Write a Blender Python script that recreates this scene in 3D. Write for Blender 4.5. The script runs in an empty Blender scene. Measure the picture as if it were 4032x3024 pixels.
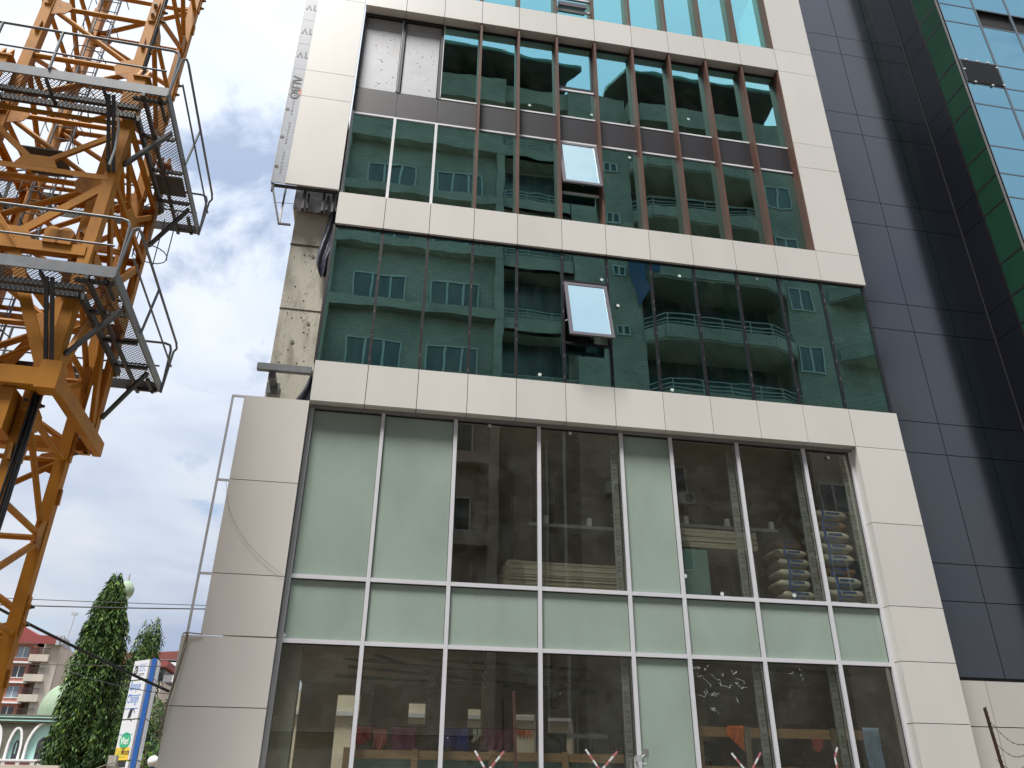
import bpy, bmesh, math, random
from mathutils import Vector, Matrix
random.seed(7)
SC = bpy.context.scene
COL = SC.collection
R = math.radians

# ------------------------------------------------------------------ camera
FPX, PIT, ROL, YAW = 3146.12, R(27.7213), R(0.6132), R(9.7996)
CAM = Vector((-3.3993, -13.5, 1.6))
fw = Vector((math.sin(YAW)*math.cos(PIT), math.cos(YAW)*math.cos(PIT), math.sin(PIT)))
rt0 = Vector((math.cos(YAW), -math.sin(YAW), 0)); up0 = rt0.cross(fw)
RT = math.cos(ROL)*rt0 + math.sin(ROL)*up0
UP = -math.sin(ROL)*rt0 + math.cos(ROL)*up0
cd = bpy.data.cameras.new('camera'); cam = bpy.data.objects.new('camera', cd); COL.objects.link(cam)
cam.matrix_world = Matrix(((RT.x, UP.x, -fw.x, CAM.x), (RT.y, UP.y, -fw.y, CAM.y), (RT.z, UP.z, -fw.z, CAM.z), (0, 0, 0, 1)))
cd.sensor_fit = 'HORIZONTAL'; cd.sensor_width = 36.0; cd.lens = 36.0*FPX/4032
cd.clip_start = 0.05; cd.clip_end = 3000
SC.camera = cam
KD = 4032/2212.0
def at(u, v, Y):                       # survey helper: a sighted direction met with a known depth plane
    d = fw*FPX + RT*(u*KD-2016) - UP*(v*KD-1512)
    return CAM + d*((Y-CAM.y)/d.y)

# ------------------------------------------------------------------ light
SUN_DIR = Vector((-0.233, -0.333, 0.914)).normalized()     # towards the sun
sun_el = math.asin(SUN_DIR.z); sun_rot = math.atan2(SUN_DIR.x, SUN_DIR.y)
SC.view_settings.view_transform = 'Standard'; SC.view_settings.look = 'None'
SC.view_settings.exposure = 0.27; SC.view_settings.gamma = 1.0
sl = bpy.data.lights.new('sun', 'SUN'); sl.energy = 5.0; sl.angle = R(16); sl.color = (1, .975, .93)
so = bpy.data.objects.new('sun', sl); COL.objects.link(so)
so.rotation_euler = SUN_DIR.to_track_quat('Z', 'Y').to_euler(); so.location = (-20, -20, 40)

W = bpy.data.worlds.new('World'); SC.world = W; W.use_nodes = True
nt = W.node_tree; nt.nodes.clear()
def N(t, tree=None, **k):
    n = (tree or nt).nodes.new(t)
    for a, b in k.items(): setattr(n, a, b)
    return n
def ramp(tree, pts):
    n = tree.nodes.new('ShaderNodeValToRGB'); e = n.color_ramp.elements
    while len(e) < len(pts): e.new(.5)
    for i, (p, c) in enumerate(pts):
        e[i].position = p; e[i].color = (*c, 1) if len(c) == 3 else c
    return n
wo = N('ShaderNodeOutputWorld'); lk = nt.links.new
sky = N('ShaderNodeTexSky', sky_type='NISHITA', sun_disc=False, sun_elevation=sun_el, sun_rotation=sun_rot)
sky.air_density = 1.2; sky.dust_density = 2.0
bg1 = N('ShaderNodeBackground'); bg1.inputs[1].default_value = 0.15; lk(sky.outputs[0], bg1.inputs[0])
tc = N('ShaderNodeTexCoord'); sep = N('ShaderNodeSeparateXYZ'); lk(tc.outputs['Generated'], sep.inputs[0])
den = N('ShaderNodeMath', operation='ADD'); lk(sep.outputs[2], den.inputs[0]); den.inputs[1].default_value = .22
ab = N('ShaderNodeMath', operation='ABSOLUTE'); lk(den.outputs[0], ab.inputs[0])
dx = N('ShaderNodeMath', operation='DIVIDE'); lk(sep.outputs[0], dx.inputs[0]); lk(ab.outputs[0], dx.inputs[1])
dy = N('ShaderNodeMath', operation='DIVIDE'); lk(sep.outputs[1], dy.inputs[0]); lk(ab.outputs[0], dy.inputs[1])
cmb = N('ShaderNodeCombineXYZ'); lk(dx.outputs[0], cmb.inputs[0]); lk(dy.outputs[0], cmb.inputs[1])
def noise(tree, vec, scale, detail=5, rough=.55, dist=0., off=(0, 0, 0)):
    mp = tree.nodes.new('ShaderNodeMapping'); mp.inputs['Location'].default_value = off
    tree.links.new(vec, mp.inputs[0])
    n = tree.nodes.new('ShaderNodeTexNoise'); n.inputs['Scale'].default_value = scale
    n.inputs['Detail'].default_value = detail; n.inputs['Roughness'].default_value = rough
    n.inputs['Distortion'].default_value = dist
    tree.links.new(mp.outputs[0], n.inputs['Vector']); return n
n1 = noise(nt, cmb.outputs[0], 4.5, 7, .58, .3, (3.1, 1.7, 0))      # where the cloud breaks
n2 = noise(nt, cmb.outputs[0], 1.5, 4, .5, .5, (8.3, 4.4, 2))        # shade inside the cloud
brk = at(585, 395, 100)-CAM; brk.normalize()          # a break in the cloud, seen between crane and facade
vd = N('ShaderNodeVectorMath', operation='DISTANCE'); lk(tc.outputs['Generated'], vd.inputs[0]); vd.inputs[1].default_value = brk
gp = N('ShaderNodeMapRange'); lk(vd.outputs['Value'], gp.inputs[0]); gp.inputs[1].default_value = .0; gp.inputs[2].default_value = .17; gp.inputs[3].default_value = -.13; gp.inputs[4].default_value = .05
n1a = N('ShaderNodeMath', operation='ADD'); lk(n1.outputs[0], n1a.inputs[0]); lk(gp.outputs[0], n1a.inputs[1])
mk = ramp(nt, [(.35, (.35, .35, .35)), (.47, (1, 1, 1))]); lk(n1a.outputs[0], mk.inputs[0])
cc = ramp(nt, [(.36, (.52, .61, .80)), (.52, (.73, .80, .92)), (.70, (.96, .98, 1.0))]); lk(n2.outputs[0], cc.inputs[0])
# lower sky is a little greyer than the zenith
el = N('ShaderNodeMapRange'); lk(sep.outputs[2], el.inputs[0])
el.inputs[1].default_value = .05; el.inputs[2].default_value = 1.0; el.inputs[3].default_value = .64; el.inputs[4].default_value = 1.25
bg2 = N('ShaderNodeBackground'); lk(cc.outputs[0], bg2.inputs[0]); lk(el.outputs[0], bg2.inputs[1])
mx = N('ShaderNodeMixShader'); lk(mk.outputs[0], mx.inputs[0]); lk(bg1.outputs[0], mx.inputs[1]); lk(bg2.outputs[0], mx.inputs[2])
lk(mx.outputs[0], wo.inputs[0])

SC.render.engine = 'CYCLES'
SC.cycles.max_bounces = 10; SC.cycles.glossy_bounces = 5; SC.cycles.transparent_max_bounces = 24; SC.cycles.transmission_bounces = 4
SC.cycles.sample_clamp_indirect = 4; SC.cycles.caustics_reflective = False; SC.cycles.caustics_refractive = False

# ------------------------------------------------------------------ materials
def pmat(name, col, rough=.6, metal=0., var=0., vs=2., bump=0., bs=30., island=0., spec=.5, col2=None, stretch=(1, 1, 1), obj=True, thr=(.35, .65)):
    m = bpy.data.materials.new(name); m.use_nodes = True; t = m.node_tree; b = t.nodes['Principled BSDF']
    b.inputs['Roughness'].default_value = rough; b.inputs['Metallic'].default_value = metal
    b.inputs['Specular IOR Level'].default_value = spec
    tcn = t.nodes.new('ShaderNodeTexCoord'); mp = t.nodes.new('ShaderNodeMapping'); mp.inputs['Scale'].default_value = stretch
    t.links.new(tcn.outputs['Object'], mp.inputs[0])
    c2 = col2 if col2 else tuple(max(0, c*(1-var)) for c in col)
    n = noise(t, mp.outputs[0], vs, 7, .62, .3)
    r = ramp(t, [(thr[0], c2), (thr[1], col)]); t.links.new(n.outputs[0], r.inputs[0]); out = r.outputs[0]
    if island:
        g = t.nodes.new('ShaderNodeNewGeometry'); mr = t.nodes.new('ShaderNodeMapRange')
        t.links.new(g.outputs['Random Per Island'], mr.inputs[0]); mr.inputs[3].default_value = 1-island; mr.inputs[4].default_value = 1+island*.5
        mu = t.nodes.new('ShaderNodeVectorMath'); mu.operation = 'SCALE'
        t.links.new(out, mu.inputs[0]); t.links.new(mr.outputs[0], mu.inputs['Scale']); out = mu.outputs[0]
    t.links.new(out, b.inputs['Base Color'])
    if bump:
        n3 = noise(t, mp.outputs[0], bs, 4, .6); bp = t.nodes.new('ShaderNodeBump'); bp.inputs['Strength'].default_value = bump
        bp.inputs['Distance'].default_value = .02; t.links.new(n3.outputs[0], bp.inputs['Height']); t.links.new(bp.outputs[0], b.inputs['Normal'])
    return m

def glassmat(name, refl, trans, fac, fres=True, wob=.0012, wscale=.9, rough=0.0, dirt=0.05):
    m = bpy.data.materials.new(name); m.use_nodes = True; t = m.node_tree; t.nodes.clear()
    o = t.nodes.new('ShaderNodeOutputMaterial'); g = t.nodes.new('ShaderNodeBsdfGlossy'); tr = t.nodes.new('ShaderNodeBsdfTransparent')
    g.inputs[0].default_value = (*refl, 1); g.inputs['Roughness'].default_value = rough; tr.inputs[0].default_value = (*trans, 1)
    tcn = t.nodes.new('ShaderNodeTexCoord'); n = noise(t, tcn.outputs['Object'], wscale, 1.5, .4)
    oi = t.nodes.new('ShaderNodeObjectInfo'); ad = t.nodes.new('ShaderNodeVectorMath'); ad.operation = 'ADD'
    rs = t.nodes.new('ShaderNodeVectorMath'); rs.operation = 'SCALE'
    cb = t.nodes.new('ShaderNodeCombineXYZ'); t.links.new(oi.outputs['Random'], cb.inputs[0]); t.links.new(oi.outputs['Random'], cb.inputs[2])
    t.links.new(cb.outputs[0], rs.inputs[0]); rs.inputs['Scale'].default_value = 37.
    t.links.new(tcn.outputs['Object'], ad.inputs[0]); t.links.new(rs.outputs[0], ad.inputs[1])
    t.links.new(ad.outputs[0], n.inputs['Vector'].links[0].from_node.inputs[0])
    bp = t.nodes.new('ShaderNodeBump'); bp.inputs['Strength'].default_value = 1; bp.inputs['Distance'].default_value = wob
    t.links.new(n.outputs[0], bp.inputs['Height']); t.links.new(bp.outputs[0], g.inputs['Normal'])
    mxs = t.nodes.new('ShaderNodeMixShader'); mxs.inputs[0].default_value = fac
    if fres:
        ge = t.nodes.new('ShaderNodeNewGeometry'); dt = t.nodes.new('ShaderNodeVectorMath'); dt.operation = 'DOT_PRODUCT'
        t.links.new(ge.outputs['Normal'], dt.inputs[0]); t.links.new(ge.outputs['Incoming'], dt.inputs[1])
        aa = t.nodes.new('ShaderNodeMath'); aa.operation = 'ABSOLUTE'; t.links.new(dt.outputs['Value'], aa.inputs[0])
        sb = t.nodes.new('ShaderNodeMath'); sb.operation = 'SUBTRACT'; sb.inputs[0].default_value = 1; t.links.new(aa.outputs[0], sb.inputs[1])
        pw = t.nodes.new('ShaderNodeMath'); pw.operation = 'POWER'; t.links.new(sb.outputs[0], pw.inputs[0]); pw.inputs[1].default_value = 4.5
        mr = t.nodes.new('ShaderNodeMapRange'); t.links.new(pw.outputs[0], mr.inputs[0])
        mr.inputs[1].default_value = 0; mr.inputs[2].default_value = 1; mr.inputs[3].default_value = fac; mr.inputs[4].default_value = 1
        t.links.new(mr.outputs[0], mxs.inputs[0])
    t.links.new(tr.outputs[0], mxs.inputs[1]); t.links.new(g.outputs[0], mxs.inputs[2])
    last = mxs.outputs[0]
    if dirt:
        d = t.nodes.new('ShaderNodeBsdfDiffuse'); d.inputs[0].default_value = (.42, .45, .42, 1)
        nd = noise(t, tcn.outputs['Object'], 2.3, 8, .7, .5); rr = ramp(t, [(.45, (0, 0, 0)), (.85, (dirt*3, dirt*3, dirt*3))])
        t.links.new(nd.outputs[0], rr.inputs[0]); m2 = t.nodes.new('ShaderNodeMixShader')
        t.links.new(rr.outputs[0], m2.inputs[0]); t.links.new(last, m2.inputs[1]); t.links.new(d.outputs[0], m2.inputs[2]); last = m2.outputs[0]
    t.links.new(last, o.inputs[0]); return m

M = {}
M['acp'] = pmat('cream_panel', (.685, .662, .618), .40, var=.055, vs=.9, stretch=(1, 1, .35), island=.05)
M['acp_under'] = M['acp']
M['film'] = pmat('protective_film', (.42, .45, .50), .35, var=.12, vs=6)
M['joint'] = pmat('joint_black', (.03, .028, .026), .8)
M['alu'] = pmat('aluminium', (.68, .68, .71), .4, .0, var=.06, vs=5)
M['alu_dark'] = pmat('aluminium_grey', (.30, .29, .29), .45, .3, var=.1, vs=5)
M['white_alu'] = pmat('white_profile', (.78, .79, .82), .35, var=.04)
M['black'] = pmat('black_profile', (.013, .011, .015), .4, var=.2, vs=8)
M['fin'] = pmat('brown_fin', (.135, .070, .052), .6, spec=.2, var=.22, vs=3, stretch=(1, 1, .3))
M['spandrel'] = pmat('spandrel_dark', (.024, .020, .024), .4, var=.1, vs=1.5, island=.1)
M['sash'] = pmat('sash_mauve', (.10, .09, .11), .4, var=.1)
M['board'] = pmat('cover_board', (.56, .57, .60), .5, var=.28, vs=1.3, col2=(.46, .46, .47), bump=.1, bs=12)
M['g_green'] = glassmat('green_mirror_glass', (.45, .87, .85), (.45, .76, .68), .68, wob=.0022, wscale=1.1, dirt=.012)
M['g_sky'] = glassmat('open_sash_glass', (.56, .73, .77), (.45, .7, .65), .8, wob=.0006, dirt=.02)
M['g_clear'] = glassmat('clear_glass', (.86, .84, .78), (.93, .95, .91), .22, wob=.0014, dirt=.022)
M['g_blue'] = glassmat('blue_mirror_glass', (.20, .38, .46), (.05, .1, .1), .93, wob=.002, dirt=.0)
M['g_dgreen'] = pmat('side_green_glass', (.018, .065, .040), .12, spec=.35, var=.2, vs=.8)
def frost():
    m = pmat('frosted_green', (.35, .43, .37), .13, var=.15, vs=.8, spec=.7, stretch=(1, 1, .5)); return m
M['frost'] = frost()
M['concrete'] = pmat('raw_concrete', (.60, .57, .48), .9, var=.45, vs=2.4, col2=(.38, .35, .29), bump=.6, bs=22, stretch=(2.2, 2.2, .5), thr=(.33, .50))
M['conc_in'] = pmat('interior_concrete', (.50, .45, .38), .9, var=.35, vs=1.2, bump=.3, bs=10)
M['conc_pale'] = pmat('pale_column', (.46, .45, .40), .9, var=.3, vs=3, bump=.3, stretch=(2, 2, .4))
M['ply'] = pmat('board_edges', (.66, .60, .48), .8, var=.4, vs=3, stretch=(.5, 1, 28))
M['plastic'] = glassmat('plastic_wrap', (.8, .8, .8), (.85, .86, .85), .12, wob=.02, wscale=14, rough=.25, dirt=.15)
M['wood'] = pmat('pine_board', (.50, .30, .16), .7, var=.35, vs=3, stretch=(.6, 1, 9), island=.12)
M['wood_old'] = pmat('old_post', (.25, .20, .14), .85, var=.4, vs=4, stretch=(4, 4, .6))
M['stud'] = pmat('studs', (.50, .53, .52), .5, .2, var=.2, vs=8)
M['slot'] = pmat('slot', (.16, .17, .17), .9)
M['orange'] = pmat('crane_paint', (.49, .20, .014), .6, spec=.3, var=.25, vs=2.2, col2=(.36, .14, .012), bump=.08, bs=25, thr=(.3, .6))
M['orange2'] = pmat('crane_paint_worn', (.47, .20, .03), .6, var=.3, vs=5, col2=(.28, .12, .04), spec=.3, bump=.15, bs=20, thr=(.34, .5))
M['galv'] = pmat('galvanised', (.20, .21, .22), .5, .1, var=.22, vs=6)
M['galv_d'] = pmat('galvanised_dark', (.055, .055, .055), .5, .2, var=.3, vs=6)
M['cable'] = pmat('black_cable', (.015, .015, .018), .5)
M['wire'] = pmat('wire', (.03, .03, .03), .6)
M['tarp'] = pmat('dark_tarp', (.075, .08, .115), .45, var=.4, vs=4, bump=.6, bs=9)
M['dark'] = pmat('dark_inside', (.02, .02, .02), .9)
def clad():
    m = pmat('charcoal_panel', (.011, .013, .0195), .15, var=.12, vs=.7, island=.08, spec=1.0); return m
M['charcoal'] = clad()
M['lowwall'] = pmat('grey_cream_panel', (.55, .525, .485), .5, var=.04, vs=.7, island=.05)
M['wall_opp'] = None
def brickwall(name, c1, c2, rowh=.085, bw=.34, mortar=(.2, .19, .16)):
    m = bpy.data.materials.new(name); m.use_nodes = True; t = m.node_tree; b = t.nodes['Principled BSDF']
    b.inputs['Roughness'].default_value = .85
    tcn = t.nodes.new('ShaderNodeTexCoord'); s = t.nodes.new('ShaderNodeSeparateXYZ'); c = t.nodes.new('ShaderNodeCombineXYZ')
    t.links.new(tcn.outputs['Object'], s.inputs[0]); a = t.nodes.new('ShaderNodeMath'); a.operation = 'ADD'
    t.links.new(s.outputs[0], a.inputs[0]); t.links.new(s.outputs[1], a.inputs[1]); t.links.new(a.outputs[0], c.inputs[0]); t.links.new(s.outputs[2], c.inputs[1])
    br = t.nodes.new('ShaderNodeTexBrick'); t.links.new(c.outputs[0], br.inputs[0])
    br.inputs['Scale'].default_value = 1; br.inputs['Brick Width'].default_value = bw; br.inputs['Row Height'].default_value = rowh
    br.inputs['Mortar Size'].default_value = .012; br.inputs['Color1'].default_value = (*c1, 1); br.inputs['Color2'].default_value = (*c2, 1); br.inputs['Mortar'].default_value = (*mortar, 1)
    n = noise(t, tcn.outputs['Object'], .5, 7, .65); r = ramp(t, [(.35, (.72, .72, .72)), (.6, (1, 1, 1))]); t.links.new(n.outputs[0], r.inputs[0])
    mu = t.nodes.new('ShaderNodeMix'); mu.data_type = 'RGBA'; mu.blend_type = 'MULTIPLY'; mu.inputs[0].default_value = 1
    t.links.new(br.outputs[0], mu.inputs[6]); t.links.new(r.outputs[0], mu.inputs[7]); t.links.new(mu.outputs[2], b.inputs['Base Color'])
    return m
M['opp'] = brickwall('beige_cladding', (.40, .37, .31), (.33, .30, .25))
M['opp_plain'] = pmat('cream_render', (.58, .52, .40), .9, var=.25, vs=.8)
M['opp_trim'] = pmat('white_trim', (.38, .40, .39), .6)
M['opp_dark'] = pmat('dark_window_glass', (.085, .10, .10), .25, spec=.5, var=.5, vs=1.2, stretch=(3, 1, .5))  # dark glass colour for windows, recess glazing and fan grilles
M['opp_eave'] = pmat('dark_eave', (.06, .055, .05), .8, var=.3, vs=2)
M['roof'] = pmat('roof_sheet', (.14, .10, .08), .7, var=.3, vs=2)
M['asphalt'] = pmat('asphalt', (.06, .058, .055), .9, var=.3, vs=1.5, bump=.4, bs=60)
M['earth'] = pmat('earth', (.24, .17, .11), .95, var=.35, vs=.3, bump=.5, bs=8)
M['paving'] = pmat('paving', (.45, .43, .39), .9, var=.25, vs=1.5, bump=.2, bs=20)
M['pink'] = pmat('pink_render', (.50, .215, .165), .85, var=.2, vs=.35, stretch=(1, 1, .5))
M['pinkcream'] = pmat('cream_band', (.55, .49, .41), .85, var=.18, vs=.5, stretch=(1, 1, .3))
M['redband'] = pmat('red_parapet', (.27, .06, .055), .8, var=.15, vs=.5)
M['greyband'] = pmat('grey_parapet', (.42, .43, .45), .8, var=.15, vs=.6)
M['white'] = pmat('white_paint', (.78, .78, .78), .6, var=.08, vs=1.5)
M['mint'] = pmat('mint_paint', (.36, .60, .54), .7, var=.15, vs=.8)
M['mintpale'] = pmat('pale_mint_paint', (.52, .70, .66), .7, var=.12, vs=1)
M['domegreen'] = pmat('dome_paint', (.235, .34, .215), .8, var=.3, vs=1.3, col2=(.30, .36, .27), bump=.3, bs=6)
M['mosqueg'] = pmat('mosque_render', (.135, .14, .105), .9, var=.25, vs=1.5, bump=.3)
M['maroon'] = pmat('maroon_tile', (.12, .03, .03), .6)
M['rail'] = pmat('balcony_rail', (.05, .03, .03), .6)
M['pane'] = pmat('window_pane', (.30, .36, .42), .12, spec=.8, var=.4, vs=1.0)
M['pane_d'] = pmat('window_pane_dark', (.03, .03, .035), .12, spec=.8)
M['bark'] = pmat('bark', (.13, .09, .06), .95, var=.4, vs=6, bump=.5)
def leafmat(name, a, b_):
    m = bpy.data.materials.new(name); m.use_nodes = True; t = m.node_tree; b = t.nodes['Principled BSDF']; b.inputs['Roughness'].default_value = .6; b.inputs['Specular IOR Level'].default_value = .2
    g = t.nodes.new('ShaderNodeNewGeometry'); r = ramp(t, [(0, a), (.75, b_), (.93, tuple(c*1.7 for c in b_)), (1, (b_[0]*3.6, b_[1]*2.6, b_[2]*1.4))])
    t.links.new(g.outputs['Random Per Island'], r.inputs[0]); t.links.new(r.outputs[0], b.inputs['Base Color'])
    b.inputs['Transmission Weight'].default_value = 0; return m
M['leaf'] = leafmat('drooping_leaf', (.010, .024, .009), (.062, .118, .028))
M['leaf2'] = leafmat('fresh_leaf', (.10, .20, .03), (.16, .30, .05))
M['blue'] = pmat('blue_paint', (.02, .11, .40), .35)
M['signwhite'] = pmat('sign_white', (.66, .67, .69), .35, var=.05, vs=3)
M['tblue'] = pmat('text_blue', (.08, .22, .55), .5)
M['tpale'] = pmat('text_pale_blue', (.28, .38, .66), .5)
M['tblack'] = pmat('text_black', (.02, .02, .02), .5)
M['twhite'] = pmat('text_white', (.8, .8, .8), .5)
M['sgreen'] = pmat('sign_green', (.03, .38, .17), .5)
M['syellow'] = pmat('sign_yellow', (.75, .50, .04), .5)
M['tgreen'] = pmat('text_green', (.20, .45, .05), .5)
M['tred'] = pmat('text_orange', (.65, .12, .03), .5)
M['rust'] = pmat('rebar_rust', (.085, .04, .028), .85, var=.4, vs=15)
M['rope'] = pmat('rope', (.27, .23, .17), .9, var=.3, vs=30)
M['bagw'] = pmat('bag_paper', (.62, .58, .50), .7, var=.2, vs=4, bump=.4, bs=9)
M['bagbl'] = pmat('bag_blue', (.05, .14, .40), .6)
M['bagbr'] = pmat('bag_brown', (.36, .20, .09), .8, var=.3, vs=5, bump=.4, bs=9)
M['teal'] = pmat('teal_panel', (.20, .36, .35), .45, var=.1, vs=1)

# ------------------------------------------------------------------ mesh helpers
class MB:
    def __init__(s): s.v = []; s.f = []
    def add(s, vs, fs):
        b = len(s.v); s.v += [tuple(p) for p in vs]; s.f += [tuple(i+b for i in q) for q in fs]; return s
    def box(s, x0, x1, y0, y1, z0, z1):
        x0, x1 = min(x0, x1), max(x0, x1); y0, y1 = min(y0, y1), max(y0, y1); z0, z1 = min(z0, z1), max(z0, z1)
        return s.add([(x0, y0, z0), (x1, y0, z0), (x1, y1, z0), (x0, y1, z0), (x0, y0, z1), (x1, y0, z1), (x1, y1, z1), (x0, y1, z1)],
                     [(0, 3, 2, 1), (4, 5, 6, 7), (0, 1, 5, 4), (1, 2, 6, 5), (2, 3, 7, 6), (3, 0, 4, 7)])
    def beam(s, p, q, w, h, up=(0, 0, 1)):
        p = Vector(p); q = Vector(q); d = (q-p).normalized(); u = Vector(up)
        if abs(d.dot(u)) > .98: u = Vector((0, 1, 0))
        a = d.cross(u).normalized()*w/2; b = a.cross(d).normalized()*h/2
        return s.add([p-a-b, p+a-b, p+a+b, p-a+b, q-a-b, q+a-b, q+a+b, q-a+b],
                     [(0, 3, 2, 1), (4, 5, 6, 7), (0, 1, 5, 4), (1, 2, 6, 5), (2, 3, 7, 6), (3, 0, 4, 7)])
    def angle(s, p, q, w, t, up=(0, 0, 1), flip=1):          # L profile
        p = Vector(p); q = Vector(q); d = (q-p).normalized(); u = Vector(up)
        if abs(d.dot(u)) > .98: u = Vector((0, 1, 0))
        a = d.cross(u).normalized(); b = a.cross(d).normalized()
        s.beam(p+b*w/2*flip, q+b*w/2*flip, w, t, b); s.beam(p+a*(w/2), q+a*(w/2), t, w, b); return s
    def tube(s, p, q, r, n=8, r2=None):
        p = Vector(p); q = Vector(q); d = (q-p)
        if d.length < 1e-6: return s
        d.normalize(); u = Vector((0, 0, 1)) if abs(d.z) < .9 else Vector((1, 0, 0))
        a = d.cross(u).normalized(); b = d.cross(a); r2 = r if r2 is None else r2; vs = []
        for c, rr in ((p, r), (q, r2)):
            for i in range(n):
                t = 2*math.pi*i/n; vs.append(c+a*rr*math.cos(t)+b*rr*math.sin(t))
        return s.add(vs, [(i, (i+1) % n, n+(i+1) % n, n+i) for i in range(n)]+[tuple(range(n-1, -1, -1)), tuple(range(n, 2*n))])
    def path(s, pts, r, n=8):
        for a, b in zip(pts[:-1], pts[1:]): s.tube(a, b, r, n)
        return s
    def lathe(s, c, prof, n=24):
        vs = []; fs = []
        for (r, z) in prof:
            for i in range(n):
                t = 2*math.pi*i/n; vs.append((c[0]+r*math.cos(t), c[1]+r*math.sin(t), c[2]+z))
        for k in range(len(prof)-1):
            for i in range(n): fs.append((k*n+i, k*n+(i+1) % n, (k+1)*n+(i+1) % n, (k+1)*n+i))
        fs += [tuple(range(n-1, -1, -1)), tuple(range((len(prof)-1)*n, len(prof)*n))]
        return s.add(vs, fs)
    def prism(s, pts, n0, n1):                                # polygon swept between two offset vectors
        n0 = Vector(n0); n1 = Vector(n1); k = len(pts)
        vs = [Vector(p)+n0 for p in pts]+[Vector(p)+n1 for p in pts]
        return s.add(vs, [tuple(range(k)), tuple(range(2*k-1, k-1, -1))]+[(i, i+k, (i+1) % k+k, (i+1) % k) for i in range(k)])
    def each(s, name, mat, parent=None, smooth=None, fixn=True):      # every separate piece becomes a part of its own
        par = list(range(len(s.v)))
        def find(a):
            while par[a] != a: par[a] = par[par[a]]; a = par[a]
            return a
        for f in s.f:
            for b in f[1:]: par[find(b)] = find(f[0])
        groups = {}
        for f in s.f: groups.setdefault(find(f[0]), []).append(f)
        out = []
        for fs in groups.values():
            m = MB(); idx = {}
            for f in fs:
                for i in f:
                    if i not in idx: idx[i] = len(m.v); m.v.append(s.v[i])
            m.f = [tuple(idx[i] for i in f) for f in fs]; out.append(m.build(name, mat, parent, smooth, fixn))
        return out
    def build(s, name, mat, parent=None, smooth=None, fixn=True):
        me = bpy.data.meshes.new(name); off = WORLD.get(parent.name, Vector((0, 0, 0))) if parent else Vector((0, 0, 0))
        vs = s.v if LOCAL.get(parent.name if parent else '') else [(p[0]-off.x, p[1]-off.y, p[2]-off.z) for p in s.v]
        me.from_pydata(vs, [], s.f); me.update()
        if fixn:
            bm = bmesh.new(); bm.from_mesh(me); bmesh.ops.recalc_face_normals(bm, faces=bm.faces); bm.to_mesh(me); bm.free()
        if smooth:
            me.polygons.foreach_set('use_smooth', [True]*len(me.polygons)); me.set_sharp_from_angle(angle=R(smooth))
        me.materials.append(mat); o = bpy.data.objects.new(name, me); COL.objects.link(o)
        if parent: o.parent = parent
        WORLD[o.name] = off; LOCAL[o.name] = LOCAL.get(parent.name, False) if parent else False
        return o
WORLD = {}; LOCAL = {}
def thing(name, label, cat, loc=(0, 0, 0), rz=0., group=None, local=False):
    o = bpy.data.objects.new(name, None); COL.objects.link(o); o.location = loc; o.rotation_euler = (0, 0, rz); o.empty_display_size = .3
    o['label'] = label; o['category'] = cat
    if group: o['group'] = group
    WORLD[o.name] = Vector(loc); LOCAL[o.name] = local; return o
def tag(o, label, cat, group=None):
    o['label'] = label; o['category'] = cat
    if group: o['group'] = group
    return o
def base(o):                      # move a one-mesh thing's origin to the foot of its own bounds
    me = o.data; xs = [v.co for v in me.vertices]
    c = Vector((sum(v.x for v in xs)/len(xs), sum(v.y for v in xs)/len(xs), min(v.z for v in xs)))
    for v in me.vertices: v.co -= c
    o.location = c; return o
def structure(o): o['kind'] = 'structure'; return o
def text(name, s, size, mat, parent, origin, ux, uz, thick=.006, shear=0., bold=0., sx=1.):
    if parent.name.startswith('left_panels'): sx *= .78
    cu = bpy.data.curves.new(name, 'FONT'); cu.body = s; cu.size = size; cu.extrude = 0; cu.shear = shear; cu.offset = bold; cu.resolution_u = 3
    tmp = bpy.data.objects.new('tmp_text', cu); COL.objects.link(tmp)
    dg = bpy.context.evaluated_depsgraph_get(); me = bpy.data.meshes.new_from_object(tmp.evaluated_get(dg))
    bpy.data.objects.remove(tmp); ux = Vector(ux).normalized(); uz = Vector(uz).normalized(); nn = ux.cross(uz)
    off = WORLD.get(parent.name, Vector((0, 0, 0)))
    for v in me.vertices: v.co = Vector(origin)+ux*v.co.x*sx+uz*v.co.y+nn*thick-off
    me.name = name; me.materials.clear(); me.materials.append(mat); o = bpy.data.objects.new(name, me); COL.objects.link(o); o.parent = parent; return o

# ------------------------------------------------------------------ the setting
def sheet(name, x0, x1, y0, y1, z, mat):
    m = MB(); m.add([(x0, y0, z), (x1, y0, z), (x1, y1, z), (x0, y1, z)], [(0, 1, 2, 3)]); return structure(m.build(name, mat, fixn=False))
sheet('ground', -900, 900, -900, 900, 0, M['earth'])
sheet('road', -300, 300, -12.2, -4.6, .004, M['asphalt'])
m = MB(); m.box(-300, 300, -4.6, -4.45, -.05, .13); structure(m.build('kerb', M['paving']))
m = MB(); m.box(-300, 300, -4.447, -.35, -.05, .12); structure(m.build('pavement', M['paving']))
m = MB(); m.box(-300, 300, -16.4, -12.2, -.05, .12); structure(m.build('pavement', M['paving']))

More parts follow.
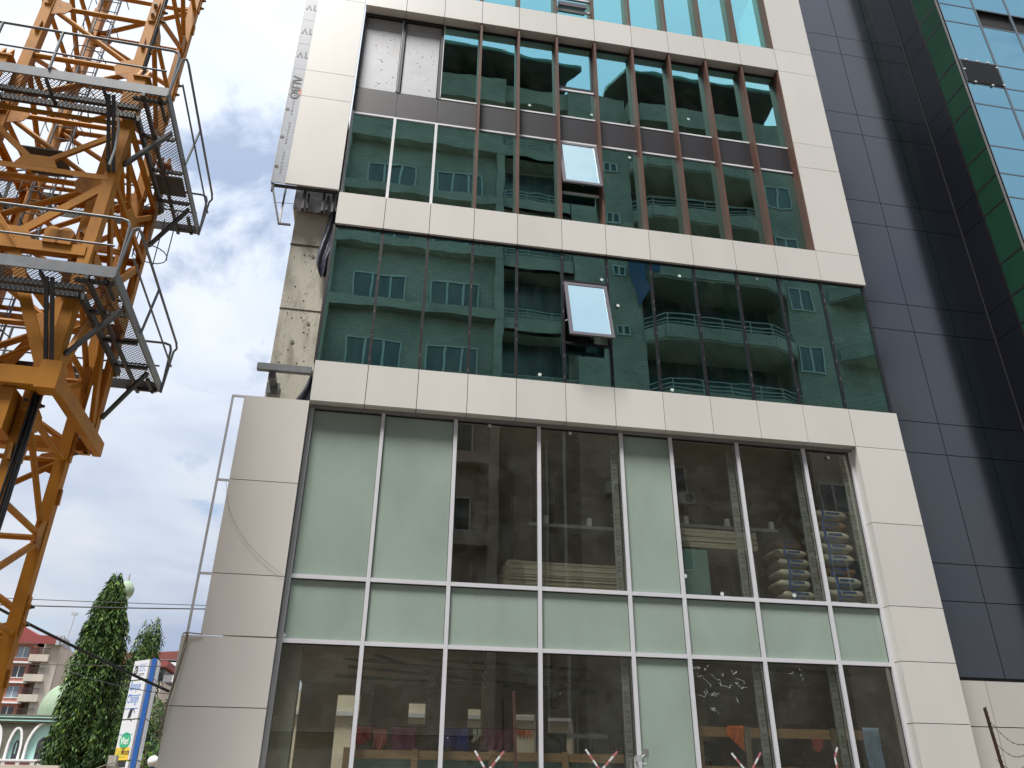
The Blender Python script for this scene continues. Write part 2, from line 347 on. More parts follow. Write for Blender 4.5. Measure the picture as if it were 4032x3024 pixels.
# ------------------------------------------------------------------ the office building
XL = -4.815; JX = [-3.823, -2.873, -1.928, -.98, 0., .992, 1.99, 2.989, 3.992, 4.995, 6.025]; XR = 7.13
GX = [XL]+JX
B = thing('office_building', 'unfinished office block with cream panel bands, green mirror glass and brown fins', 'building', (1, 3, 0))
G = .006
def panels(xs, z0, z1, y0, y1, name='cladding_band', mat='acp'):
    m = MB()
    for a, b in zip(xs[:-1], xs[1:]): m.box(a+G, b-G, y0, y1, z0, z1)
    o = m.build(name, M[mat], B)
    k = MB(); k.box(xs[0]+.02, xs[-1]-.02, y0+.018, y1-.004, z0+.018, z1-.01); k.build('joint_backing', M['joint'], o); return o
def column(x0, x1, zs, y0, y1, name='cladding_column', mat='acp'):
    m = MB()
    for a, b in zip(zs[:-1], zs[1:]): m.box(x0, x1, y0, y1, a+G, b-G)
    o = m.build(name, M[mat], B)
    k = MB(); k.box(x0+.018, x1-.01, y0+.018, y1-.004, zs[0]+.02, zs[-1]-.02); k.build('joint_backing', M['joint'], o); return o
panels(GX+[XR], 12.185, 13.006, 0, .26)
panels([XL]+JX, 8.096, 8.929, 0, .25); panels([6.037, XR], 8.096, 8.929, 0, .25)
panels(GX, 18.96, 19.765, 0, .26)
column(6.037, XR, [.12, 1.45, 2.903, 3.925, 4.902, 6.491, 8.09], 0, .30)
column(6.037, XR, [13.012, 15.58, 16.38, 18.94, 19.765, 22.3, 25.0], 0, .30)
column(-5.935, -4.83, [13.06, 15.62, 16.44, 19.0, 22.0, 25], 0, .05)
column(-5.944, -4.812, [3.895, 4.862, 6.475, 8.083], 0, .055)
column(-6.23, -4.80, [.12, 1.4, 2.85, 3.885], 0, .055)
m = MB(); m.box(-6.21, -5.943, .012, .03, 13.06, 25); film = m.build('cladding_film_strip', M['film'], B)
film['label'] = 'grey panel edge with printed protective film'
m = MB(); m.box(-6.225, -6.21, .008, .10, 13.06, 25); m.build('edge_trim', M['alu_dark'], film)
# printed film: repeated letters, rows of dots and diamond marks
m = MB()
def glyph_A(m, x, z, s):     # open letter A
    w = .26*s; t = .075*s; h = .36*s; c = x+w/2
    m.prism([(x, 0, z), (x+t, 0, z), (c, 0, z+h*.70), (c, 0, z+h)], (0, .009, 0), (0, .0115, 0))
    m.prism([(x+w, 0, z), (c, 0, z+h), (c, 0, z+h*.70), (x+w-t, 0, z)], (0, .009, 0), (0, .0115, 0))
def glyph_L(m, x, z, s):
    m.box(x, x+.06*s, .009, .0115, z, z+.36*s); m.box(x+.06*s, x+.21*s, .009, .0115, z, z+.065*s)
for z in (16.81, 17.61, 18.45, 19.3):
    glyph_A(m, -6.19, z, .56); glyph_L(m, -6.015, z, .56)
m.build('film_lettering', M['tblack'], film)
text('film_lettering', '\u039bLBO', .27, M['tblack'], film, (-6.175, .011, 16.22), (0, 0, -1), (1, 0, 0), bold=.006, sx=1.05)
m = MB(); m.box(-5.985, -5.945, .0085, .011, 15.64, 15.80); m.build('film_mark', M['tred'], film)
m = MB()
for z in (13.49, 14.33, 15.16): m.lathe((0, 0, 0), [(.0, 0), (.0, 0)], 3) if False else m.tube((-6.17, .008, z), (-6.17, .0115, z), .045, 14)
m.each('film_dot', M['tblack'], film)
m = MB()
for i in range(26):
    z = 13.3+i*.095+(.18 if i % 9 > 6 else 0)
    x = -6.07
    m.beam((x-.02, .0095, z), (x+.02, .0095, z+.04), .003, .004, (0, 1, 0)); m.beam((x+.02, .0095, z+.04), (x-.015, .0095, z+.08), .003, .004, (0, 1, 0))
for z in (16.45, 17.28, 18.1, 18.95, 15.61): m.box(-6.205, -5.95, .0095, .0112, z, z+.006)
m.build('film_marks', M['alu_dark'], film)

# steel carrying frames of the side wings
m = MB()
m.box(-6.185, -6.15, .06, .10, 3.89, 8.10)
for z in (8.085, 6.475, 4.865): m.box(-6.15, -5.95, .06, .095, z-.018, z+.018)
for z in (8.06, 4.9, 6.4, 5.6, 7.3): m.box(-5.956, -5.944, .012, .05, z-.02, z+.02)
m.box(-5.958, -5.944, .02, .055, 3.9, 8.08)
m.build('cladding_frame', M['alu'], B)
m = MB()
m.box(-6.2, -4.84, .05, .10, 13.0, 13.055); m.box(-6.2, -6.15, .03, .10, 12.86, 13.05)
m.beam((-6.175, .06, 12.95), (-5.915, .02, 12.0), .04, .045, (0, 1, 0)); m.beam((-5.98, .45, 13.35), (-5.91, .03, 12.0), .035, .04, (0, 1, 0))
m.box(-5.93, -5.68, 0, .035, 11.985, 12.025)
for x in (-5.55, -5.15, -4.95): m.box(x, x+.05, .12, .22, 12.55, 13.05); m.box(x+.09, x+.13, .15, .24, 12.6, 13.0)
m.tube((-6.10, .04, 12.55), (-5.70, .5, 12.95), .006, 5)
m.build('cladding_frame', M['galv_d'], B)
# raw concrete wall behind the wings
m = MB(); m.box(-5.69, -4.87, .5, 7.2, 3.0, 12.75)
cw = m.build('concrete_wall', M['concrete'], B)
m = MB(); m.box(-5.76, -4.87, .42, 7.2, 12.78, 15.5); m.build('concrete_beam', M['conc_in'], cw)
m = MB(); m.box(-5.70, -4.86, .485, .51, 11.87, 11.90); m.box(-5.70, -4.86, .488, .51, 10.30, 10.312)
for _ in range(34):
    x = random.uniform(-5.6, -5.0); z = random.uniform(8.9, 12.0); r = random.uniform(.005, .016)
    m.tube((x, .493, z), (x, .5, z), r, 7)
m.build('formwork_marks', pmat('concrete_stain', (.12, .10, .075), .95, var=.4, vs=9), cw)
m = MB()
for (x, z, r) in ((-5.2, 11.62, .035), (-5.35, 9.55, .04), (-5.42, 8.95, .035), (-5.1, 10.0, .035)):
    m.lathe((x, 0, z), [(0, 0)], 3) if False else m.tube((x, .487, z), (x, .5, z), r, 9)
m.each('cement_patch', pmat('cement_patch', (.27, .25, .21), .95, var=.2, vs=9), cw)
m = MB(); m.box(-5.84, -4.86, .03, .14, 8.66, 8.79); m.box(-5.62, -5.5, .1, .45, 8.52, 8.64); m.box(-5.68, -5.44, .44, .47, 8.38, 8.60)
m.build('steel_stub', M['galv'], B)
# plastic wrapped beam end
m = MB()
nx_, nz_ = 16, 8
vs_ = [(-5.74+.85*i/nx_, .36+.018*math.sin(i*.9+k*.9)+.012*math.sin(i*.5-k*1.4), 12.68+.6*k/nz_+.02*math.sin(i*1.3)) for i in range(nx_+1) for k in range(nz_+1)]
m.add(vs_, [(i*(nz_+1)+k, (i+1)*(nz_+1)+k, (i+1)*(nz_+1)+k+1, i*(nz_+1)+k+1) for i in range(nx_) for k in range(nz_)])
m.build('plastic_wrap', pmat('grey_plastic', (.62, .63, .65), .35, var=.3, vs=6), B)
# inner structure: slabs, soffits, back wall with openings
m = MB()
for (a, b) in ((4.12, 4.80), (8.15, 8.85), (12.25, 12.95), (15.62, 16.32), (19.0, 19.7)): m.box(XL-.02, 7.05, .42, 7.4, a, b)
m.each('floor_slab', M['conc_in'], B)
m = MB(); m.box(XL-.02, 7.05, .40, 7.4, .12, .9); m.each('floor_slab', M['conc_in'], B)
m = MB()
ZC = .92; OP = [(-3.95, -3.42, .92, 3.88), (-2.25, -1.84, 3.26, 3.74), (-.82, -.48, 3.2, 3.65), (.35, .86, 2.2, 3.56), (1.16, 1.80, 1.6, 3.5)]
px = XL
for (a, b, z0, z1) in OP:
    m.box(px, a, 7.2, 7.45, ZC, 4.12); m.box(a, b, 7.2, 7.45, z1, 4.12)
    if z0 > 1: m.box(a, b, 7.2, 7.45, ZC, z0)
    px = b
m.box(px, 7.05, 7.2, 7.45, ZC, 4.12)
for z0, z1 in ((4.8, 8.15), (8.85, 12.25), (12.95, 15.62), (16.32, 19.0)): m.box(XL, 7.05, 7.2, 7.45, z0, z1)
m.box(7.0, 7.05, .42, 7.2, .9, 19.0)
m.box(XL-.02, XL+.01, .45, 7.2, 4.8, 19.0)
m.build('back_wall', M['conc_in'], B)
m = MB()
for x, y, w, z0, z1 in ((-3.36, 7.05, .24, .9, 4.1), (-1.80, 7.05, .2, .9, 3.9), (-.42, 7.05, .2, .9, 3.9), (1.86, 7.0, .14, .9, 4.9), (-3.0, 5.5, .14, .9, 2.6), (-1.55, 5.5, .12, .9, 2.7)): m.box(x, x+w, y, y+.12, z0, z1)
m.each('pale_pier', M['conc_pale'], B)
m = MB(); m.box(-4.79, -4.42, .46, .85, .9, 4.12); m.each('concrete_column', M['conc_pale'], B)
m = MB()
for x in (-.55, 3.3): m.box(x, x+.4, 2.6, 3.0, 4.8, 8.15)
m.box(2.55, 2.8, 2.2, 2.45, .9, 4.12); m.box(3.0, 3.2, 2.2, 2.45, .9, 4.12); m.box(-.9, -.5, 4, 4.4, .9, 4.12)
m.each('concrete_column', M['conc_in'], B)
m = MB(); m.box(3.62, 3.93, .17, .45, 8.85, 12.24); m.box(.74, .96, .17, .40, 8.85, 12.24)
m.each('plastered_column', pmat('plaster_column', (.60, .62, .55), .8, var=.12, vs=4), B)
# ceiling services on the ground floor
m = MB()
for p, q, r in (((-3.7, 3, 3.92), (1.0, 3, 3.62), .03), ((-3.8, 2.6, 4.0), (1.1, 2.6, 3.75), .025), ((-3.2, 1.4, 3.9), (-1.6, 5, 4.05), .03), ((-2.2, 2, 3.95), (.9, 2.2, 3.9), .03),
                ((-1.9, 4, 4.0), (-1.9, 4, 3.3), .02), ((-.2, 3, 4.1), (-.2, 3, 3.5), .03), ((-1.2, 1.8, 4.1), (-1.2, 1.8, 3.5), .02), ((-4, 5, 4.0), (2, 5.4, 3.9), .04), ((.35, 3, 4.1), (.35, 3, 3.45), .012), ((2, 1.2, 3.95), (6, 1.6, 3.9), .04)):
    m.tube(p, q, r, 8)
for k in range(14): t = 2*math.pi*k/14; t2 = 2*math.pi*(k+1)/14; m.tube((.35+.08*math.cos(t), 3, 3.37+.1*math.sin(t)), (.35+.08*math.cos(t2), 3, 3.37+.1*math.sin(t2)), .018, 6)
for k in range(12): t = 2*math.pi*k/12; t2 = 2*math.pi*(k+1)/12; m.tube((-2.1+.06*math.cos(t), 2.4, 3.6+.12*math.sin(t)), (-2.1+.06*math.cos(t2), 2.4, 3.6+.12*math.sin(t2)), .014, 6)
m.build('ceiling_pipes', M['galv_d'], B)
m = MB()
for p, q in (((-3.3, 1.6, 3.86), (-1.2, 2.0, 3.62)), ((-1.9, 1.3, 3.66), (.2, 1.5, 3.72)), ((-1.5, 1.6, 3.95), (-1.5, 1.6, 3.45)), ((-2.0, 2.2, 4.0), (-2.0, 2.2, 3.2)), ((.2, 2.4, 3.75), (1.0, 2.7, 3.6))): m.beam(p, q, .05, .03)
m.each('cable_tray', M['galv'], B)

def pane(x0, x1, z0, z1, y, mat, name='glass_pane', parent=None, t=.008, label=None):
    m = MB(); m.box(x0, x1, y, y+t, z0, z1); o = m.build(name, M[mat], parent or B)
    if label: o['label'] = label
    return o
mm = .0275
def sash(x0, x1, zt, zb, yt, out, fw_=.075, mat='g_sky'):     # open top-hung casement
    L = math.hypot(out, zt-zb); d = Vector((0, -out, zb-zt)).normalized(); n = Vector((0, -d.z, d.y)); n = -n if n.y > 0 else n
    def P(x, t, h): return Vector((x, yt, zt))+d*t+n*h
    f = MB()
    def slab(m, xa, xb, ta, tb, ha, hb):
        m.add([P(xa, ta, ha), P(xb, ta, ha), P(xb, tb, ha), P(xa, tb, ha), P(xa, ta, hb), P(xb, ta, hb), P(xb, tb, hb), P(xa, tb, hb)],
              [(0, 3, 2, 1), (4, 5, 6, 7), (0, 1, 5, 4), (1, 2, 6, 5), (2, 3, 7, 6), (3, 0, 4, 7)])
    slab(f, x0, x1, 0, fw_, -.03, .014); slab(f, x0, x1, L-fw_, L, -.03, .014)
    slab(f, x0, x0+fw_, fw_, L-fw_, -.03, .014); slab(f, x1-fw_, x1, fw_, L-fw_, -.03, .014)
    slab(f, (x0+x1)/2-.03, (x0+x1)/2+.03, L-.02, L+.03, -.05, -.03)
    o = f.build('casement_sash', M['sash'], B); o['label'] = 'tilted open casement window reflecting pale sky'
    g = MB(); slab(g, x0+fw_-.002, x1-fw_+.002, fw_-.002, L-fw_+.002, -.004, .004); g.build('glass_pane', M[mat], o)
    a = MB(); 
    for xx in (x0+.02, x1-.02):
        a.beam(Vector((xx, yt+.03, zt-(zt-zb)*.62)), P(xx, L*.72, -.02), .012, .02)
    a.build('stay', M['alu'], o)
# --- middle storey: flush glass with black joints
yg = .08; XS = GX+[7.07]
for i, (a, b) in enumerate(zip(XS[:-1], XS[1:])):
    if i == 5:
        pane(a+mm, b-mm, 11.44, 12.15, yg, 'g_green'); pane(a+mm, b-mm, 8.95, 9.87, yg, 'g_green')
    else: pane(a+mm, b-mm, 8.95, 12.15, yg, 'g_green')
m = MB()
for x in XS: m.box(x-.028, x+.028, .05, .14, 8.93, 12.18)
m.each('mullion', M['black'], B)
m = MB(); m.box(XS[0]+.028, 7.042, .06, .14, 12.14, 12.183); m.box(XS[0], 7.1, .10, .24, 8.9, 8.94)
m.box(.03, .964, .055, .14, 11.39, 11.44); m.box(.03, .964, .055, .14, 9.87, 9.92)
m.each('transom', M['black'], B)
m = MB()
for x in XS[1:-1]:
    z = 9.0+random.random()*.3
    while z < 12.0: m.box(x-.003, x+.004, .042, .05, z, z+random.uniform(.01, .09)); z += random.uniform(.15, .8)
m.build('sealant_clips', M['alu_dark'], B)
sash(.032, .962, 11.385, 9.87, .07, .40)
# --- upper opening
yg = .26
for i, (a, b) in enumerate(zip(GX[:-1], GX[1:])):
    ra = (a+.03, b-.03)
    if i == 5:
        pane(*ra, 13.05, 13.98, yg, 'g_green'); pane(*ra, 16.40, 17.28, yg, 'g_green'); pane(*ra, 17.42, 18.86, yg, 'g_green')
    else:
        pane(*ra, 13.03, 15.54, yg, 'g_green')
        if i < 2:
            m = MB(); m.box(a+.06, b-.06, .275, .29, 16.42, 18.84); o = m.build('cover_board', M['board'], B)
            m = MB()
            for _ in range(18):
                x = random.uniform(a+.15, b-.15); z = random.uniform(16.5, 18.3); t = random.uniform(.01, .04)
                m.box(x, x+t, .272, .2745, z, z+random.uniform(.006, .03))
            m.build('scuffs', M['joint'], o)
            m = MB(); m.box(a+.05, b-.04, .268, .2735, 18.45, 18.84); m.build('board_top_shade', pmat('board_painted_shade', (.30, .30, .295), .6, var=.2, vs=4), o)  # soffit shade put in as a darker strip along the board top
        else: pane(*ra, 16.40, 18.9, yg, 'g_green')
    m = MB(); m.box(a+.004, b-.004, .232, .262, 15.585, 16.365); m.build('spandrel_panel', M['spandrel'], B)
m = MB()
for x in JX[2:]: m.box(x-.028, x+.028, .02, .30, 13.01, 18.955)
m.box(6.0, 6.034, -.0, .03, 13.02, 18.93) if False else None
m.each('vertical_fin', M['fin'], B)
m = MB()
for z in (15.56, 16.382):
    for i, (a, b) in enumerate(zip(GX[:-1], GX[1:])):
        if z > 16 and i < 2: continue
        m.box(a+(.03 if i >= 3 else .001), b-(.03 if i >= 2 else .001), .222, .27, z-.022, z+.022)
m.box(.03, .962, .232, .27, 13.985, 14.035); m.box(.03, .962, .232, .27, 17.28, 17.33)
for x in JX[:2]: m.box(x-.03, x+.03, .215, .27, 13.03, 15.53)
m.each('transom', M['white_alu'], B)
m = MB(); m.box(XL, XL+.05, .20, .27, 13.03, 15.6); m.build('edge_profile', M['alu'], B)
m = MB()
for x in (XL+.035, JX[0], JX[1]-.01): m.box(x-.035, x+.035, .22, .30, 16.37, 18.9)
m.box(XL, JX[1], .222, .30, 18.84, 18.95); m.box(JX[1], 6.0, .235, .30, 18.90, 18.955)
m.box(.03, .07, .235, .27, 17.42, 18.88); m.box(.925, .965, .235, .27, 17.42, 18.88); m.box(.03, .965, .235, .27, 17.335, 17.42)
m.box(.02, .975, .25, .4, 15.48, 15.54)
m.build('black_frames', M['black'], B)
m = MB(); m.box(JX[1]+.03, JX[1]+.045, .2, .24, 16.4, 18.9); m.box(JX[0]-.045, JX[0]-.035, .215, .24, 16.42, 18.84); m.build('white_edge_strip', M['white_alu'], B)
sash(.035, .958, 15.53, 14.02, .235, .33)
# --- top storey
for i, (a, b) in enumerate(zip(GX[:-1], GX[1:])):
    if i == 5:
        pane(a+.03, b-.03, 20.35, 25, yg, 'g_green'); pane(a+.03, b-.03, 19.78, 20.3, yg, 'g_green')
    else: pane(a+.03, b-.03, 19.78, 25, yg, 'g_green')
m = MB()
for x in JX: m.box(x-.028, x+.028, .02, .30, 19.77, 25)
m.each('vertical_fin', M['fin'], B)
m = MB(); m.box(.03, .962, .23, .27, 20.29, 20.345); m.box(.03, .962, .23, .27, 20.75, 20.80); m.each('transom', M['white_alu'], B)
m = MB(); m.box(.1, .86, .14, .21, 20.36, 20.5); m.build('casement_sash', M['sash'], B)
m = MB(); m.box(XL, 7.0, .45, 6, 19.72, 19.9); m.box(XL, 7, 3, 3.2, 19.9, 25); m.box(XL, 7, .4, 3, 24.8, 25); m.build('back_wall', M['conc_in'], B)
# --- lower curtain wall
yg = .235; LX = [-4.76, -3.46, -2.10, -.50, 1.13, 2.14, 3.53, 4.96, 6.0]
topf = {0, 1, 4}; botf = {4}
for i, (a, b) in enumerate(zip(LX[:-1], LX[1:])):
    c = (a+.03, b-.03)
    f = i in topf; pane(*c, 4.965, 8.02, yg+.01, 'frost' if f else 'g_clear', 'frosted_pane' if f else 'glass_pane')
    pane(*c, 3.92, 4.90, yg+.01, 'frost', 'frosted_pane')
    f = i in botf; pane(*c, .95, 3.86, yg+.01, 'frost' if f else 'g_clear', 'frosted_pane' if f else 'glass_pane')
m = MB()
for x in LX: m.box(x-.034, x+.034, .185, .27, .9, 8.06)
m.each('mullion', M['alu'], B)
m = MB()
for z in (4.93, 3.89, .92):
    for a, b in zip(LX[:-1], LX[1:]): m.box(a+.034, b-.034, .192, .27, z-.034, z+.034)
m.each('transom', M['alu'], B)
m = MB(); m.box(-4.79, 6.0, .182, .27, 8.03, 8.092); m.box(-4.80, -4.794, .06, .27, .9, 8.06); m.build('head_profile', M['alu_dark'], B)
m = MB()
for a, b in zip(LX[:-1], LX[1:]):
    for z0, z1 in ((4.965, 8.02), (3.92, 4.90), (.95, 3.86)):
        m.box(a+.034, a+.040, .232, .244, z0, z1); m.box(b-.040, b-.034, .232, .244, z0, z1)
        m.box(a+.04, b-.04, .232, .244, z1-.02, z1+.0); m.box(a+.04, b-.04, .232, .244, z0-.004, z0+.006)
m.build('glazing_gaskets', M['black'], B)
# perforated studs standing behind the clear panes
def stud(x, z0, z1, y=.30, w=.12):
    m = MB(); m.box(x-w, x, y, y+.05, z0, z1); o = m.build('perforated_stud', M['stud'], B)
    k = MB(); z = z0+.05; n = 0
    while z < z1-.1:
        n += 1
        if n % 4:
            for q in (.25, .5, .75): k.box(x-w*q-.007, x-w*q+.007, y-.003, y-.001, z, z+.05)
        z += .075
    k.build('slots', M['slot'], o)
for x in (1.06, 3.46, 4.89, 5.94): stud(x, 4.97, 8.02)
for x in (1.06, 3.46, 4.89): stud(x, .95, 3.86)
for x in (1.90, 2.93, 3.93, 4.94): stud(x, 13.03, 15.5, .34, .06)
for x in (1.93, 2.93, 3.93): stud(x, 8.95, 12.1, .145, .05)
# paper stickers left on the panes
m = MB()
ST = [(1058, 920, .21), (1232, 936, .21), (1560, 1283, .21), (1716, 1286, .21), (1789, 988, .21), (1480, 1244, .21), (1166, 809, .07), (1300, 604, .07), (1452, 842, .07), (1468, 596, .07), (1635, 602, .07), (1144, 227, .25), (1487, 257, .25), (1335, 660, .05), (1360, 340, .25),
      (613, 1372, .21), (1090, 108, .25), (1278, 248, .25)]
for k, (u, v, y) in enumerate(ST):
    p = at(u, v, y-.004); s = .045; a = (k*37 % 50)/50*.9
    pts = [p+Vector((s*math.cos(a+q*math.pi/2), 0, s*math.sin(a+q*math.pi/2))) for q in range(4)]
    m.add(pts, [(0, 1, 2, 3)])
pap = pmat('paper', (.62, .70, .66), .7)
m.each('paper_sticker', pap, B, fixn=False); m = MB()
for k in range(60):
    u = random.uniform(640, 1880); v = random.uniform(950, 1620); p = at(u, v, .23); s = random.uniform(.004, .011)
    m.add([p, p+Vector((s, 0, 0)), p+Vector((s, 0, s*1.3)), p+Vector((0, 0, s))], [(0, 1, 2, 3)])
m.build('dust_specks', pap, B, fixn=False)
# sealant and sealing-tape scrawls on ground floor glass
m = MB()
for (u0, v0, k) in ((1510, 1440, 7), (1530, 1470, 6), (1560, 1450, 5), (1700, 1440, 3), (1520, 1500, 4), (1600, 1480, 3)):
    for j in range(k):
        p = at(u0+random.uniform(-25, 45), v0+random.uniform(-15, 35), .232); pts = [p]
        for q in range(5): p = p+Vector((random.uniform(-.02, .06), 0, random.uniform(-.045, .03))); pts.append(p)
        m.path(pts, .0022, 4)
m.build('sealant_smears', M['stud'], B)

# ------------------------------------------------------------------ things inside and in front of the building
def box_thing(name, label, cat, pieces, group=None):
    x0 = min(p[1] for p in pieces); x1 = max(p[2] for p in pieces); y = min(p[3] for p in pieces); z = min(p[5] for p in pieces)
    t = thing(name, label, cat, ((x0+x1)/2, y, z), 0, group)
    for (n, a, b, c, d, e, f, mt) in pieces:
        m = MB(); m.box(a, b, c, d, e, f); m.build(n, M[mt], t)
    return t
def boards(label, x0, x1, y0, y1, z0, z1):
    t = thing('board_stack', label, 'stack of boards', ((x0+x1)/2, y0, z0), 0, 'stacks of boards')
    m = MB(); z = z0
    while z < z1-.01:
        j = random.uniform(-.015, .015); m.box(x0+j, x1+j, y0+abs(j), y1, z, z+.016); z += .0195
    m.build('boards', M['ply'], t)
    m = MB(); m.add([(x0-.04, y0-.02, z1+.01), (x0+.25, y0-.03, z1+.012), (x0+.33, y0-.045, z0), (x0-.2, y0-.07, z0), (x0-.06, y0-.05, (z0+z1)/2)], [(0, 1, 2, 3, 4)])
    m.add([(x0-.04, y0-.02, z1+.01), (x0+.25, y0-.03, z1+.012), (x0+.3, y1, z1+.015), (x0-.05, y1, z1+.015)], [(0, 1, 2, 3)])
    m.build('plastic_sheet', M['plastic'], t, fixn=False); return t
boards('stack of plasterboards half wrapped in clear plastic, behind the two wide clear panes', -1.014, 1.218, .45, 1.7, 4.81, 5.468)
t = boards('raised stack of boards on trestles, seen behind the right-hand clear panes', 2.084, 3.816, .45, 1.7, 5.929, 6.276)
m = MB()
for x in (2.5, 3.9): m.box(x-.2, x-.14, .5, 1.6, 4.81, 5.925)
m.each('trestle', M['wood_old'], t)
boards('plastic-wrapped board stack behind the tilted sash of the green storey', .05, .72, .2, 1.3, 8.86, 9.70)
box_thing('grey_tank_panel', 'blue grey sheet standing behind the glass below the raised boards', 'panel', [('panel', 2.084, 2.757, .40, .44, 4.81, 5.862, 'teal'), ('frame', 2.045, 2.084, .39, .44, 4.81, 5.872, 'alu_dark')])
def channel(label, x0, x1, y, z, posts):
    t = thing('metal_channel', label, 'metal profile', ((x0+x1)/2, y, z), 0, 'metal profiles')
    m = MB(); m.box(x0, x1, y, y+.06, z, z+.012); m.box(x0, x1, y, y+.008, z-.05, z); m.build('rail', M['galv'], t)
    for q in posts:
        m = MB(); m.box(q-.05, q+.03, y+.02, y+.10, z+.013, z+.17); m.build('upright', M['stud'], t)
channel('long pale metal rail across the second wide clear pane with two short uprights', -0.648, 1.074, .45, 6.189, (-0.302, 0.525))
channel('pale metal rail on top of the raised boards with three short uprights', 2.084, 4.297, .45, 6.3629999999999995, (2.449, 3.286, 4.2))
def bag(x, y, z, w, d, h, label, brown=False):
    t = thing('cement_bag', label, 'bag', (x+w/2, y+d/2, z), 0, 'bags stacked behind the right pane')
    bm_ = MB(); nx, ny, nz = 8, 6, 4; vs = []; idx = {}
    for i in range(nx+1):
        for j in range(ny+1):
            for k in range(nz+1):
                if i in (0, nx) or j in (0, ny) or k in (0, nz):
                    u = i/nx*2-1; v_ = j/ny*2-1; q = k/nz*2-1
                    s = (1-.20*abs(q)**2.2)
                    idx[(i, j, k)] = len(vs); vs.append((x+w/2+u*w/2*s*(1-.04*v_*v_), y+d/2+v_*d/2*s, z+h/2+q*h/2*(1-.32*max(abs(u), abs(v_))**4)))
    fs = []
    for i in range(nx):
        for j in range(ny):
            for k in (0, nz): fs.append((idx[i, j, k], idx[i+1, j, k], idx[i+1, j+1, k], idx[i, j+1, k]))
    for i in range(nx):
        for k in range(nz):
            for j in (0, ny): fs.append((idx[i, j, k], idx[i+1, j, k], idx[i+1, j, k+1], idx[i, j, k+1]))
    for j in range(ny):
        for k in range(nz):
            for i in (0, nx): fs.append((idx[i, j, k], idx[i, j+1, k], idx[i, j+1, k+1], idx[i, j, k+1]))
    bm_.add(vs, fs); bm_.build('sack', M['bagbr' if brown else 'bagw'], t, smooth=60)
    m = MB(); m.box(x+w*.30, x+w*.38, y-.004, y+.01, z+h*.14, z+h*.86); m.box(x+w*.42, x+w*.80, y-.004, y+.01, z+h*.58, z+h*.72); m.box(x+w*.42, x+w*.66, y-.004, y+.01, z+h*.3, z+h*.42)
    m.build('printed_bands', M['bagbl'], t); return t
pos = ['lowest', 'second lowest', 'third', 'fourth', 'fifth', 'sixth', 'seventh', 'eighth', 'topmost']
for k in range(9): bag(4.99+random.uniform(0, .09), .42+random.uniform(-.03, .05), 4.81+k*.225, .78, .5, .28, pos[k]+' cement bag of the tall pile by the right edge of the glass' if k != 8 else 'topmost cement bag of the tall pile by the right edge of the glass', k in (3, 7))
bag(4.22, .62, 5.86, .7, .5, .22, 'pale bag lying on the shorter pile left of the tall bag pile')
bag(4.45, .9, 6.08, .55, .45, .3, 'orange brown sack on top of the shorter pile, beside the tall bag pile', True)
for k in range(5): bag(4.24+random.uniform(0, .08), .62, 4.81+k*.21, .66, .5, .27, pos[k]+' bag of the shorter pile left of the tall bag pile')

def cloth(name, label, cat, x0, x1, zt, zb, y, mat, group='laundry on the line inside', cut=None, fold=9):
    nx, nz = 18, 12; vs = []; fs = []
    ph = random.random()*6
    for i in range(nx+1):
        for k in range(nz+1):
            u = i/nx; w = k/nz; x = x0+(x1-x0)*u+(.03*math.sin(w*5+ph))*w
            zb_ = zb+(cut(u) if cut else .02*math.sin(u*9+ph)); z = zt+(zb_-zt)*w
            vs.append((x, y+.018*math.sin(u*fold+ph)*w+.01*math.sin(u*23+w*4)*w, z))
    for i in range(nx):
        for k in range(nz): a = i*(nz+1)+k; fs.append((a, a+1, a+nz+2, a+nz+1))
    m = MB(); m.add(vs, fs); o = m.build(name, mat, smooth=80, fixn=False)
    so_ = o.modifiers.new('thick', 'SOLIDIFY'); so_.thickness = .006
    base(o); return tag(o, label, cat, group)
def fab(n, c): return pmat(n, c, .9, var=.35, vs=6, bump=.4, bs=14)
fr, frp, fp, fpl, fb, fm, fo, fbk, fgr, fje = fab('red_cloth', (.40, .05, .05)), fab('rose_cloth', (.48, .15, .13)), fab('plum_cloth', (.20, .06, .14)), fab('black_green_cloth', (.012, .016, .018)), fab('navy_cloth', (.07, .07, .30)), fab('maroon_cloth', (.15, .04, .09)), fab('orange_cloth', (.75, .16, .03)), fab('black_cloth', (.01, .011, .012)), fab('grey_cloth', (.5, .5, .45)), fab('denim', (.25, .36, .55))
for mt in (fr, frp, fp, fb, fm, fo):
    pass
cloth('shirt', 'dark red shirt at the left end of the clothes line', 'garment', -3.419, -3.186, 2.668, 2.361, 0.52, fr, cut=lambda u: .12*u)
cloth('shirt', 'faded rose shirt hanging next to the dark red shirt', 'garment', -3.159, -2.945, 2.667, 2.324, 0.535, frp)
cloth('shirt', 'wide plum coloured shirt on the clothes line in the second bay', 'garment', -2.843, -2.471, 2.677, 2.306, 0.52, fp)
cloth('shirt', 'dark blue shirt hanging in the third bay on the line', 'garment', -2.072, -1.627, 2.677, 2.324, 0.52, fb, cut=lambda u: .08*math.sin(u*7))
cloth('socks', 'pair of pale socks on the clothes line', 'garment', -1.562, -1.506, 2.677, 2.482, 0.52, fgr); 
cloth('sock', 'single pale sock right of the pair of socks', 'garment', -1.478, -1.441, 2.677, 2.482, 0.52, fgr)
cloth('shirt', 'maroon and black long shirt on the line behind the rebar', 'garment', -1.404, -0.893, 2.677, 2.324, 0.52, fm)
cloth('work_gloves', 'bright orange gloves with loose fingers on the line', 'gloves', -0.837, -0.596, 2.686, 2.584, 0.52, fo, cut=lambda u: .05*math.sin(u*26), fold=20)
